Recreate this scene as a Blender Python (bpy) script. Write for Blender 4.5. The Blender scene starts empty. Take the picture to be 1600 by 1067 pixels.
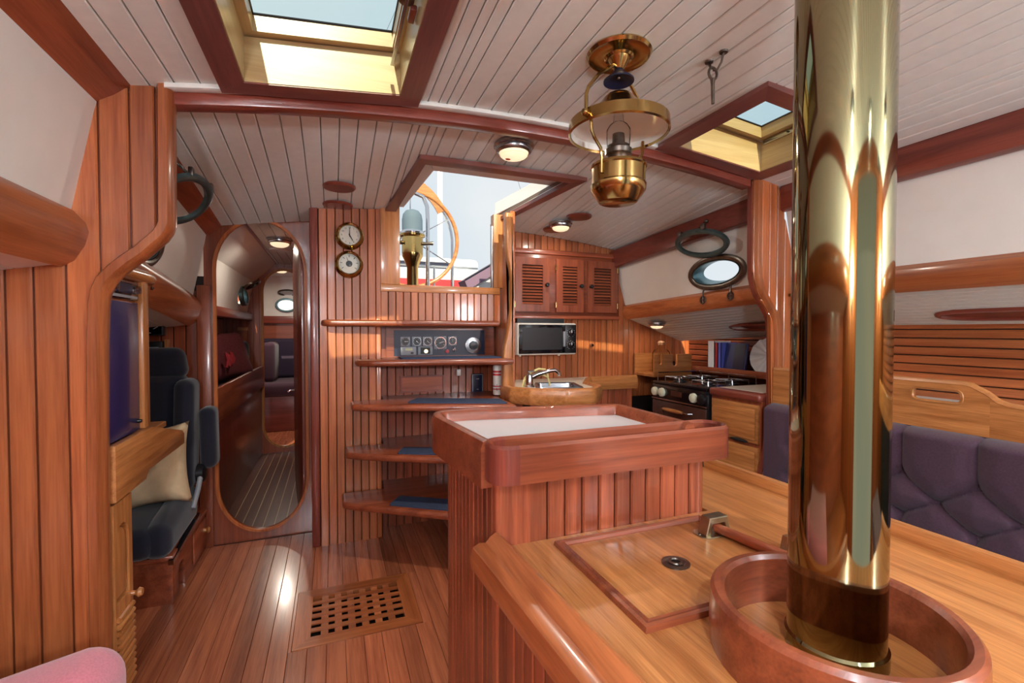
import bpy, bmesh, math, random
from mathutils import Vector, Matrix
random.seed(7)
SC = bpy.context.scene
COL = SC.collection
PI = math.pi

# ------------------------------------------------------------------ camera, sky, lights, exposure
cam = bpy.data.cameras.new('camera'); cam.lens = 16.324; cam.sensor_width = 36; cam.clip_start = 0.01
co = bpy.data.objects.new('camera', cam); COL.objects.link(co)
co.location = (0, 0, 1.2)
co.rotation_euler = (math.radians(90 - 1.303), 0, math.radians(-21.104))
SC.camera = co

W = bpy.data.worlds.new('sky'); SC.world = W; W.use_nodes = True
wn = W.node_tree.nodes; wl = W.node_tree.links
bg = wn['Background']
tc = wn.new('ShaderNodeTexCoord'); nz = wn.new('ShaderNodeTexNoise'); cr = wn.new('ShaderNodeValToRGB')
nz.inputs['Scale'].default_value = 2.2; nz.inputs['Detail'].default_value = 5
cr.color_ramp.elements[0].position = .35; cr.color_ramp.elements[0].color = (.68, .79, .87, 1)
cr.color_ramp.elements[1].position = .62; cr.color_ramp.elements[1].color = (.86, .90, .92, 1)
wl.new(tc.outputs['Generated'], nz.inputs['Vector']); wl.new(nz.outputs['Fac'], cr.inputs['Fac'])
wl.new(cr.outputs['Color'], bg.inputs['Color']); bg.inputs['Strength'].default_value = .54

sun = bpy.data.lights.new('sun', 'SUN'); sun.energy = 3.8; sun.angle = math.radians(.6); sun.color = (1, .87, .60)
so = bpy.data.objects.new('sun', sun); COL.objects.link(so); so.location = (0, -3, 5)
so.rotation_euler = Vector((.10, .84, -.54)).to_track_quat('-Z', 'Y').to_euler()

SC.view_settings.view_transform = 'Standard'; SC.view_settings.look = 'None'
SC.view_settings.exposure = 0.85; SC.view_settings.gamma = 1.0
SC.view_settings.use_curve_mapping = False
FILL_DOME_POWER = 7.0          # each dome light added out of view as fill
DOME_COLOR = (1.0, .90, .76)
COOL = (.72, .89, 1.0)
FILL_SCONCE = 54.0             # unseen globe lamps added on the forward bulkhead for fill

# ------------------------------------------------------------------ materials
MATS = {}
def _principled(name):
    m = bpy.data.materials.new(name); m.use_nodes = True
    MATS[name] = m
    return m, m.node_tree.nodes, m.node_tree.links, m.node_tree.nodes['Principled BSDF']
def lin(c):
    return tuple(((v/255)/12.92 if v/255 <= .04045 else ((v/255+.055)/1.055)**2.4) for v in c)
def plain(name, rgb, rough=.5, metal=0, coat=0, spec=.5, noise=0, nscale=60, bump=0, **kw):
    m, n, l, p = _principled(name)
    c = lin(rgb)
    p.inputs['Base Color'].default_value = (*c, 1)
    p.inputs['Roughness'].default_value = rough; p.inputs['Metallic'].default_value = metal
    p.inputs['Coat Weight'].default_value = coat; p.inputs['Coat Roughness'].default_value = .08
    p.inputs['Specular IOR Level'].default_value = spec
    for k, v in kw.items(): p.inputs[k.replace('_', ' ')].default_value = v
    if noise or bump:
        t = n.new('ShaderNodeTexCoord'); z = n.new('ShaderNodeTexNoise')
        z.inputs['Scale'].default_value = nscale; z.inputs['Detail'].default_value = 4
        l.new(t.outputs['Object'], z.inputs['Vector'])
        if noise:
            r = n.new('ShaderNodeValToRGB')
            r.color_ramp.elements[0].position = .3; r.color_ramp.elements[1].position = .7
            r.color_ramp.elements[0].color = (*[v*(1-noise) for v in c], 1)
            r.color_ramp.elements[1].color = (*[min(1, v*(1+noise)) for v in c], 1)
            l.new(z.outputs['Fac'], r.inputs['Fac']); l.new(r.outputs['Color'], p.inputs['Base Color'])
        if bump:
            b = n.new('ShaderNodeBump'); b.inputs['Strength'].default_value = bump; b.inputs['Distance'].default_value = .004
            l.new(z.outputs['Fac'], b.inputs['Height']); l.new(b.outputs['Normal'], p.inputs['Normal'])
    return m
def wood(name, light, dark, axis, rough=.32, coat=.35, vary=.28, scale=1.0, bump=.05):
    """varnished timber, grain running along the given axis, each board a slightly different tone"""
    m, n, l, p = _principled(name)
    t = n.new('ShaderNodeTexCoord'); oi = n.new('ShaderNodeObjectInfo')
    add = n.new('ShaderNodeVectorMath'); add.operation = 'ADD'
    mul = n.new('ShaderNodeMath'); mul.operation = 'MULTIPLY'; mul.inputs[1].default_value = 37.0
    l.new(oi.outputs['Random'], mul.inputs[0])
    l.new(t.outputs['Object'], add.inputs[0]); l.new(mul.outputs[0], add.inputs[1])
    mp = n.new('ShaderNodeMapping')
    s = [14*scale, 14*scale, 14*scale]; s['xyz'.index(axis)] = .55*scale
    mp.inputs['Scale'].default_value = s
    l.new(add.outputs[0], mp.inputs['Vector'])
    z = n.new('ShaderNodeTexNoise'); z.inputs['Scale'].default_value = 1.6; z.inputs['Detail'].default_value = 5
    z.inputs['Roughness'].default_value = .65; z.inputs['Distortion'].default_value = .35
    l.new(mp.outputs[0], z.inputs['Vector'])
    fine = n.new('ShaderNodeTexNoise'); fine.inputs['Scale'].default_value = 14; fine.inputs['Detail'].default_value = 2
    l.new(mp.outputs[0], fine.inputs['Vector'])
    mixf = n.new('ShaderNodeMath'); mixf.operation = 'MULTIPLY_ADD'; mixf.inputs[1].default_value = .35
    l.new(fine.outputs['Fac'], mixf.inputs[0]); l.new(z.outputs['Fac'], mixf.inputs[2])
    r = n.new('ShaderNodeValToRGB')
    r.color_ramp.elements[0].position = .45; r.color_ramp.elements[1].position = .85
    r.color_ramp.elements[0].color = (*lin(dark), 1); r.color_ramp.elements[1].color = (*lin(light), 1)
    l.new(mixf.outputs[0], r.inputs['Fac'])
    mr = n.new('ShaderNodeMapRange'); mr.inputs['To Min'].default_value = 1-vary; mr.inputs['To Max'].default_value = 1+vary*.6
    l.new(oi.outputs['Random'], mr.inputs['Value'])
    hs = n.new('ShaderNodeHueSaturation'); l.new(mr.outputs[0], hs.inputs['Value'])
    l.new(r.outputs['Color'], hs.inputs['Color'])
    l.new(hs.outputs['Color'], p.inputs['Base Color'])
    p.inputs['Roughness'].default_value = rough; p.inputs['Coat Weight'].default_value = coat
    p.inputs['Coat Roughness'].default_value = .12
    if bump:
        b = n.new('ShaderNodeBump'); b.inputs['Strength'].default_value = bump; b.inputs['Distance'].default_value = .002
        l.new(fine.outputs['Fac'], b.inputs['Height']); l.new(b.outputs['Normal'], p.inputs['Normal'])
    return m
T_L, T_D = (194, 114, 66), (142, 70, 36)
for a in 'xyz':
    wood('teak_'+a, T_L, T_D, a)
    wood('cherry_'+a, (168, 88, 56), (114, 51, 32), a)
    wood('gold_'+a, (206, 138, 80), (152, 88, 42), a, vary=.1, scale=2.2)
    wood('red_'+a, (142, 68, 52), (102, 42, 32), a, vary=.1)
    wood('plum_'+a, (134, 80, 72), (104, 58, 54), a, vary=.08)
    wood('pale_'+a, (194, 168, 122), (170, 138, 92), a, vary=.05, coat=.1)
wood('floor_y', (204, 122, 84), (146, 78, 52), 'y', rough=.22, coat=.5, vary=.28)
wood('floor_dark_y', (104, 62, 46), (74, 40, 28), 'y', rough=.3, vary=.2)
plain('white_plank', (228, 230, 224), rough=.42, noise=.03, nscale=30)
plain('ceiling_groove', (120, 104, 94), rough=.6)
plain('panel_vinyl', (232, 228, 220), rough=.45, noise=.03, nscale=8)
plain('laminate', (226, 228, 232), rough=.25, coat=.3)
plain('counter_cream', (228, 214, 196), rough=.4)
plain('dark_gap', (28, 18, 14), rough=.8)
plain('brass_mast', (142, 134, 102), rough=.06, metal=1)
plain('brass', (180, 150, 94), rough=.17, metal=1)
plain('antique_brass', (168, 156, 128), rough=.3, metal=1, noise=.12, nscale=50)
plain('bronze', (120, 112, 104), rough=.35, metal=1, noise=.25, nscale=40)
plain('verdigris', (96, 124, 130), rough=.35, metal=.8, noise=.2, nscale=30)
plain('chrome', (200, 200, 205), rough=.12, metal=1)
plain('steel', (176, 178, 182), rough=.25, metal=1)
plain('black', (22, 22, 26), rough=.35)
plain('black_gloss', (14, 14, 20), rough=.12, coat=.5)
plain('navy_panel', (38, 40, 92), rough=.3, coat=.2)
plain('instrument_panel', (22, 28, 56), rough=.4)
plain('mat_rubber', (52, 66, 94), rough=.85, noise=.35, nscale=260, bump=.6)
plain('navy_fabric', (17, 19, 36), rough=.95, noise=.2, nscale=300, Sheen_Weight=.3)
plain('velvet', (70, 43, 58), rough=.9, noise=.18, nscale=160, Sheen_Weight=.2)
plain('velvet_dark', (44, 32, 52), rough=.9, noise=.15, nscale=120)
plain('pink_fabric', (206, 120, 134), rough=.95, noise=.1, nscale=220, bump=.25, Sheen_Weight=.5)
plain('beige_cotton', (214, 188, 150), rough=.9, noise=.06, nscale=30, bump=.2)
plain('red_fabric', (150, 34, 40), rough=.95, noise=.2, nscale=60)
plain('maroon_fabric', (88, 30, 34), rough=.95, noise=.2, nscale=60)
plain('white_enamel', (240, 236, 226), rough=.25)
plain('white_plastic', (232, 228, 218), rough=.4)
plain('cream_knob', (222, 224, 200), rough=.3)
plain('yellow_hose', (226, 208, 140), rough=.35)
plain('dial_face', (222, 216, 204), rough=.5)
plain('grey_plastic', (150, 152, 158), rough=.4)
plain('red_plastic', (196, 60, 60), rough=.4)
plain('green_lcd', (186, 196, 150), rough=.3)
plain('oven_brown', (74, 46, 38), rough=.2, coat=.4)
plain('ceramic', (226, 226, 232), rough=.2, coat=.4)
plain('book_blue', (36, 44, 96), rough=.4)
plain('book_white', (226, 226, 230), rough=.5)
plain('book_red', (170, 40, 50), rough=.5)
plain('book_violet', (96, 104, 196), rough=.5)
plain('book_night', (26, 30, 54), rough=.35)
plain('canvas_grey', (92, 112, 128), rough=.8)
plain('canvas_purple', (126, 104, 130), rough=.8)
plain('gelcoat', (232, 234, 236), rough=.3)
plain('hull_red', (190, 44, 50), rough=.4)
plain('teak_deck', (150, 108, 78), rough=.6)
plain('label_white', (240, 240, 236), rough=.5)
def glass(name, tint=(1, 1, 1), rough=.02, gloss=.12):
    m, n, l, p = _principled(name)
    n.remove(p); out = n['Material Output']
    tr_ = n.new('ShaderNodeBsdfTransparent'); gl = n.new('ShaderNodeBsdfGlossy'); mx = n.new('ShaderNodeMixShader'); fr_ = n.new('ShaderNodeLayerWeight')
    tr_.inputs['Color'].default_value = (*tint, 1); gl.inputs['Roughness'].default_value = rough; fr_.inputs['Blend'].default_value = gloss
    l.new(fr_.outputs['Fresnel'], mx.inputs['Fac']); l.new(tr_.outputs[0], mx.inputs[1]); l.new(gl.outputs[0], mx.inputs[2]); l.new(mx.outputs[0], out.inputs['Surface'])
    return m
glass('clear_glass', (.96, .97, .97), gloss=.06); glass('hatch_glass', (.86, .93, .93), .05, gloss=.06); glass('lens_glass', (1, .95, .86), .15, gloss=.4)
def emit(name, rgb, s):
    m, n, l, p = _principled(name)
    p.inputs['Base Color'].default_value = (*rgb, 1)
    p.inputs['Emission Color'].default_value = (*rgb, 1); p.inputs['Emission Strength'].default_value = s
    p.inputs['Roughness'].default_value = .3
    return m
emit('lamp_lens', (1, .80, .52), .5); emit('lamp_bulb', (1, .9, .7), 9); emit('gauge_glow', (1, .75, .4), 1.5)
plain('lens_red', (230, 110, 90), rough=.2)

# ------------------------------------------------------------------ mesh helpers
class MB:
    def __init__(s): s.v = []; s.f = []
    def add(s, vs, fs):
        o = len(s.v); s.v += [tuple(p) for p in vs]; s.f += [tuple(i+o for i in f) for f in fs]; return s
    def bm(s, b):
        b.verts.index_update(); s.add([v.co[:] for v in b.verts], [[v.index for v in f.verts] for f in b.faces]); b.free(); return s
    def box(s, x0, x1, y0, y1, z0, z1, r=0, seg=2):
        b = bmesh.new(); bmesh.ops.create_cube(b, size=1)
        for v in b.verts:
            v.co = ((x0+x1)/2+v.co.x*(x1-x0), (y0+y1)/2+v.co.y*(y1-y0), (z0+z1)/2+v.co.z*(z1-z0))
        if r: bmesh.ops.bevel(b, geom=b.edges[:], offset=r, segments=seg, profile=.5, affect='EDGES')
        return s.bm(b)
    def prism(s, pts, axis, a0, a1, r=0, seg=2, tilt=None):
        """closed outline pts (2D) pushed through from a0 to a1 along axis; x: (y,z)  y: (x,z)  z: (x,y)"""
        def P(p, a):
            return {'x': (a, p[0], p[1]), 'y': (p[0], a, p[1]), 'z': (p[0], p[1], a)}[axis]
        n = len(pts); b = bmesh.new()
        A = [b.verts.new(P(p, a0)) for p in pts]; B = [b.verts.new(P(p, a1)) for p in pts]
        fa = b.faces.new(A); fb = b.faces.new(B[::-1])
        for i in range(n): b.faces.new((A[i], B[i], B[(i+1) % n], A[(i+1) % n]))
        bmesh.ops.recalc_face_normals(b, faces=b.faces)
        if r:
            ed = set(fa.edges) | set(fb.edges)
            bmesh.ops.bevel(b, geom=list(ed), offset=r, segments=seg, profile=.5, affect='EDGES')
        return s.bm(b)
    def lathe(s, prof, c=(0, 0, 0), axis='z', n=28, sx=1, sy=1):
        """prof: (radius, height) pairs; turned round the axis through c"""
        vs = []; fs = []; m = len(prof)
        for i in range(n):
            a = 2*PI*i/n
            for r, h in prof:
                x, y = r*math.cos(a)*sx, r*math.sin(a)*sy
                p = {'z': (x, y, h), 'y': (x, h, y), 'x': (h, x, y)}[axis]
                vs.append((p[0]+c[0], p[1]+c[1], p[2]+c[2]))
        for i in range(n):
            j = (i+1) % n
            for k in range(m-1):
                fs.append((i*m+k, j*m+k, j*m+k+1, i*m+k+1))
        return s.add(vs, fs)
    def ring(s, prof, c=(0, 0, 0), axis='z', n=32, sx=1, sy=1):
        """closed section turned round: no caps"""
        vs = []; fs = []; m = len(prof)
        for i in range(n):
            a = 2*PI*i/n
            for r, h in prof:
                x, y = r*math.cos(a)*sx, r*math.sin(a)*sy
                p = {'z': (x, y, h), 'y': (x, h, y), 'x': (h, x, y)}[axis]
                vs.append((p[0]+c[0], p[1]+c[1], p[2]+c[2]))
        for i in range(n):
            j = (i+1) % n
            for k in range(m):
                k2 = (k+1) % m
                fs.append((i*m+k, j*m+k, j*m+k2, i*m+k2))
        return s.add(vs, fs)
    def tube(s, path, r, n=10, closed=False):
        P = [Vector(p) for p in path]; m = len(P); vs = []; fs = []
        rr = r if isinstance(r, (list, tuple)) else [r]*m
        ref = None
        for i in range(m):
            if closed: t = P[(i+1) % m]-P[i-1]
            else: t = P[min(i+1, m-1)]-P[max(i-1, 0)]
            t.normalize()
            if ref is None:
                ref = Vector((0, 0, 1)) if abs(t.z) < .9 else Vector((1, 0, 0))
            u = t.cross(ref); u.normalize(); w = u.cross(t); ref = w
            for k in range(n):
                a = 2*PI*k/n
                vs.append(P[i]+(u*math.cos(a)+w*math.sin(a))*rr[i])
        for i in range(m if closed else m-1):
            j = (i+1) % m
            for k in range(n): fs.append((i*n+k, i*n+(k+1) % n, j*n+(k+1) % n, j*n+k))
        if not closed: fs += [tuple(range(n))[::-1], tuple((m-1)*n+k for k in range(n))]
        return s.add(vs, fs)
    def sweep(s, path, sec, up, closed=False):
        """2D section (side, up) along the path; up is a fixed direction"""
        P = [Vector(p) for p in path]; m = len(P); q = len(sec); vs = []; fs = []; up = Vector(up)
        for i in range(m):
            a = P[i]-P[i-1] if (i > 0 or closed) else P[1]-P[0]
            b = P[(i+1) % m]-P[i] if (i < m-1 or closed) else a
            a = a.normalized(); b = b.normalized(); t = (a+b).normalized()
            side = t.cross(up).normalized(); sc = 1/max(.35, t.dot(a))
            for x, y in sec: vs.append(P[i]+side*x*sc+up*y)
        for i in range(m if closed else m-1):
            j = (i+1) % m
            for k in range(q): fs.append((i*q+k, i*q+(k+1) % q, j*q+(k+1) % q, j*q+k))
        if not closed: fs += [tuple(range(q))[::-1], tuple((m-1)*q+k for k in range(q))]
        return s.add(vs, fs)
    def hexa(s, A, B):
        """slab between two outlines with the same number of 3D corners"""
        n = len(A); fs = [tuple(range(n))[::-1], tuple(range(n, 2*n))]
        for i in range(n): fs.append((i, (i+1) % n, n+(i+1) % n, n+i))
        return s.add(list(A)+list(B), fs)
    def slab(s, quad, t):
        """quad of 3D corners thickened by vector t"""
        t = Vector(t); return s.hexa([Vector(p) for p in quad], [Vector(p)+t for p in quad])
    def ball(s, c, r, n=12, m=8):
        prof = [(max(0, math.sin(PI*k/m))*1.0, -math.cos(PI*k/m)) for k in range(m+1)]
        rx, ry, rz = r if isinstance(r, (tuple, list)) else (r, r, r)
        vs = []; fs = []
        t = MB().lathe(prof, n=n)
        return s.add([(c[0]+x*rx, c[1]+y*ry, c[2]+z*rz) for x, y, z in t.v], t.f)
    def xform(s, M):
        s.v = [tuple(M @ Vector(p)) for p in s.v]; return s
def plate_hole(outer, hole, axis, a0, a1, extra=48):
    """flat board with an opening; both outlines star-shaped about the opening's middle"""
    cx = sum(p[0] for p in hole)/len(hole); cy = sum(p[1] for p in hole)/len(hole)
    def hit(poly, a):
        d = (math.cos(a), math.sin(a)); best = None
        for i in range(len(poly)):
            x1, y1 = poly[i][0]-cx, poly[i][1]-cy; x2, y2 = poly[(i+1) % len(poly)][0]-cx, poly[(i+1) % len(poly)][1]-cy
            ex, ey = x2-x1, y2-y1; den = d[0]*ey-d[1]*ex
            if abs(den) < 1e-12: continue
            t = (x1*ey-y1*ex)/den; u = (x1*d[1]-y1*d[0])/den
            if t > 0 and -1e-9 <= u <= 1+1e-9 and (best is None or t < best): best = t
        return (cx+d[0]*best, cy+d[1]*best)
    angs = [math.atan2(p[1]-cy, p[0]-cx) for p in outer]+[math.atan2(p[1]-cy, p[0]-cx) for p in hole]
    angs = sorted(set(round(a, 5) for a in angs)); n = len(angs)
    O = [hit(outer, a) for a in angs]; I = [hit(hole, a) for a in angs]
    def P(p, a): return {'x': (a, p[0], p[1]), 'y': (p[0], a, p[1]), 'z': (p[0], p[1], a)}[axis]
    vs = [P(p, a0) for p in O]+[P(p, a0) for p in I]+[P(p, a1) for p in O]+[P(p, a1) for p in I]
    fs = []
    for i in range(n):
        j = (i+1) % n
        fs += [(i, j, n+j, n+i), (2*n+j, 2*n+i, 3*n+i, 3*n+j), (i, 2*n+i, 2*n+j, j), (n+j, 3*n+j, 3*n+i, n+i)]
    return MB().add(vs, fs)
def obj(name, mb, mat, parent=None, smooth=True, angle=38):
    me = bpy.data.meshes.new(name); me.from_pydata(mb.v, [], mb.f); me.validate()
    b = bmesh.new(); b.from_mesh(me); bmesh.ops.recalc_face_normals(b, faces=b.faces); b.to_mesh(me); b.free()
    me.materials.append(MATS[mat] if isinstance(mat, str) else mat)
    if smooth:
        for p in me.polygons: p.use_smooth = True
        me.set_sharp_from_angle(angle=math.radians(angle))
    o = bpy.data.objects.new(name, me); COL.objects.link(o)
    if parent is not None: child(o, parent)
    return o
def child(o, parent):
    o.parent = parent
    o.matrix_parent_inverse = wm(parent).inverted()
def wm(o):
    m = o.matrix_basis.copy()
    if o.parent: m = wm(o.parent) @ o.matrix_parent_inverse @ m
    return m
def tag(o, label, cat, group=None, kind=None):
    if label: o['label'] = label
    if cat: o['category'] = cat
    if group: o['group'] = group
    if kind: o['kind'] = kind
    return o
def thing(name, label, cat, loc=(0, 0, 0), group=None):
    e = bpy.data.objects.new(name, None); e.empty_display_size = .05; COL.objects.link(e); e.location = loc
    return tag(e, label, cat, group)
def struct(name, mb, mat, label=None, smooth=True):
    o = obj(name, mb, mat, smooth=smooth); o['kind'] = 'structure'
    if label: o['label'] = label
    return o
def copy_part(o, parent, delta):
    c = o.copy(); COL.objects.link(c); c.parent = parent; c.matrix_parent_inverse = o.matrix_parent_inverse.copy()
    c.location = Vector(o.location)+Vector(delta); return c
def dup(root, loc, label=None, rz=None):
    r = root.copy(); COL.objects.link(r); r.location = loc
    if rz is not None: r.rotation_euler[2] = rz
    if label: r['label'] = label
    for ch in list(root.children):
        c = ch.copy(); COL.objects.link(c); c.parent = r
        for g in ch.children:
            d = g.copy(); COL.objects.link(d); d.parent = c
    return r
def frange(a, b, n): return [a+(b-a)*i/n for i in range(n+1)]
def text(s, size, M, mat, parent, name='lettering', ext=.0004):
    cu = bpy.data.curves.new('t', 'FONT'); cu.body = s; cu.size = size; cu.align_x = 'CENTER'; cu.align_y = 'CENTER'; cu.extrude = ext
    t = bpy.data.objects.new('t', cu); COL.objects.link(t)
    bpy.context.view_layer.update()
    me = bpy.data.meshes.new_from_object(t.evaluated_get(bpy.context.evaluated_depsgraph_get()))
    bpy.data.objects.remove(t); me.materials.clear(); me.materials.append(MATS[mat]); me.transform(M)
    me.name = name; o = bpy.data.objects.new(name, me); COL.objects.link(o)
    if parent: child(o, parent)
    return o
# boards: a strip of thickness t on a surface point S(u, v), with chamfered long edges
def strip(S, nrm, u0, u1, v0, v1, t=.012, c=.003, gap=.002, su=1, sv=1):
    """S(u,v) -> 3D point on the backing; nrm(u,v) -> unit normal to the room; v0(u), v1(u) -> ends"""
    us = [(u0+gap, 0), (u0+gap, t-c), (u0+gap+c, t)]
    for k in range(1, su): us.append((u0+(u1-u0)*k/su, t))
    us += [(u1-gap-c, t), (u1-gap, t-c), (u1-gap, 0)]
    q = len(us); vs = []; fs = []
    for k in range(sv+1):
        for u, h in us:
            a, b = v0(u), v1(u); v = a+(b-a)*k/sv
            vs.append(Vector(S(u, v))+Vector(nrm)*h)
    for k in range(sv):
        for i in range(q-1): fs.append((k*q+i, k*q+i+1, (k+1)*q+i+1, (k+1)*q+i))
    fs += [tuple(range(q)), tuple(sv*q+i for i in range(q))[::-1]]
    return MB().add(vs, fs)
def boards(parent, mat, S, nrm, us, v0, v1, name='plank', **kw):
    for a, b in zip(us[:-1], us[1:]):
        m = (a+b)/2
        if v1(m)-v0(m) < .01: continue
        obj(name, strip(S, nrm, a, b, v0, v1, **kw), mat, parent, angle=20)
def const(v): return lambda u: v

# ------------------------------------------------------------------ the hull's main lines
XC = .78
def zc(x, y): return 2.045-.061*(x-XC)**2-.125*max(0, y-1.75)      # deckhead
Y_BK, Y_AFT, Y_FWD = 1.75, 3.0, -1.3
def side_r(y):   # inner line of the house side at the deckhead, right-hand side
    return 2.15-.157*max(0, y-1.75)
XL = -.56
# floor
fl = struct('floor', MB().box(-1.35, 2.8, Y_FWD, 3.0, -.09, -.05), 'dark_gap')
us = frange(-.98, 2.0, 44)
GR = (-.155, .337, 1.89, 2.31)
for a, b in zip(us[:-1], us[1:]):
    segs = [(Y_FWD, 2.985)]
    if b > GR[0] and a < GR[1]: segs = [(Y_FWD, GR[2]), (GR[3], 2.985)]
    for s0, s1 in segs:
        a2, b2 = a, b
        obj('plank', strip(lambda u, v: (u, v, -.05), (0, 0, 1), a2, b2, const(s0), const(s1), gap=.0006, c=.0012, t=.05), 'floor_y', fl, angle=20)
for a, b, s0, s1 in [(us[12], GR[0], GR[2], GR[3]), (GR[1], us[20], GR[2], GR[3])]:
    if b-a > .003: obj('plank', strip(lambda u, v: (u, v, -.05), (0, 0, 1), a, b, const(s0), const(s1), gap=.0004, c=.001, t=.05), 'floor_y', fl)

# ceiling ------------------------------------------------------------
HL = (-.25, .225, 1.0, 1.65)      # hatch openings x0 x1 y0 y1
HR = (1.42, 1.90, 1.215, 1.65)
def comp_edge(x):
    if x <= .33 or x >= 1.165: return 2.98
    if x < .40: return min(2.98, 2.15+(.40-x)/.07*.65)
    return 2.15
cm = MB()
_sp = [HL[0], HL[1], HR[0], HR[1], .33, .40, 1.165]
xs = sorted([v for v in frange(XL-.02, 2.2, 41) if min(abs(v-k) for k in _sp) > .022]+_sp)
def cell(m, x0, x1, y0, y1, dz=.014, t=.02):
    q = [(x0, y0(x0), zc(x0, y0(x0))+dz), (x1, y0(x1), zc(x1, y0(x1))+dz), (x1, y1(x1), zc(x1, y1(x1))+dz), (x0, y1(x0), zc(x0, y1(x0))+dz)]
    m.slab(q, (0, 0, t))
ceil_planks = []
def in_h(a, b, H): return a >= H[0]-1e-4 and b <= H[1]+1e-4
for a, b in zip(xs[:-1], xs[1:]):
    if b-a < .004: continue
    fr = [(Y_FWD, 1.75)]
    for H in (HL, HR):
        if in_h(a, b, H): fr = [(Y_FWD, H[2]), (H[3], 1.75)]
    for s0, s1 in fr:
        cell(cm, a, b, const(s0), const(s1)); ceil_planks.append((a, b, const(s0), const(s1)))
    e0, e1 = comp_edge(a+1e-5), comp_edge(b-1e-5)
    f = (lambda e0, e1, a, b: (lambda u: e0+(e1-e0)*min(1, max(0, (u-a)/(b-a)))))(e0, e1, a, b)
    cell(cm, a, b, const(1.75), f); ceil_planks.append((a, b, const(1.75), f))
# triangle right of the narrowing hatch
cm.slab([(1.165, 2.15, zc(1.165, 2.15)+.014), (1.165, 2.98, zc(1.165, 2.98)+.014), (.995, 2.8, zc(.995, 2.8)+.014)], (0, 0, .02))
ce = struct('ceiling', cm, 'ceiling_groove', smooth=False)
for a, b, f0, f1 in ceil_planks:
    obj('plank', strip(lambda u, v: (u, v, zc(u, v)+.014), (0, 0, -1), a, b, f0, f1, t=.014, c=.003, gap=.0016), 'white_plank', ce, angle=25)
tri = MB().slab([(1.165, 2.15, zc(1.165, 2.15)), (1.165, 2.98, zc(1.165, 2.98)), (.995, 2.8, zc(.995, 2.8))], (0, 0, .013))
obj('plank', tri, 'white_plank', ce, smooth=False)
# beam across the deckhead
bx = frange(-.47, 1.94, 24); bmb = MB()
sec_pts = []
bm_top = [(x, zc(x, 1.75)) for x in bx]; bm_bot = [(x, zc(x, 1.75)-.05) for x in bx][::-1]
bmb.prism(bm_top+bm_bot, 'y', 1.735, 1.795, r=.006)
struct('trim_1', bmb, 'red_x', 'curved red-brown wooden beam under the planked ceiling')
bt = MB().prism([(x, zc(x, 1.75)+.001) for x in bx]+[(x, zc(x, 1.75)-.014) for x in bx][::-1], 'y', 1.70, 1.734, r=.003)
struct('trim_2', bt, 'white_plank', 'thin cream batten along the beam')

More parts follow.
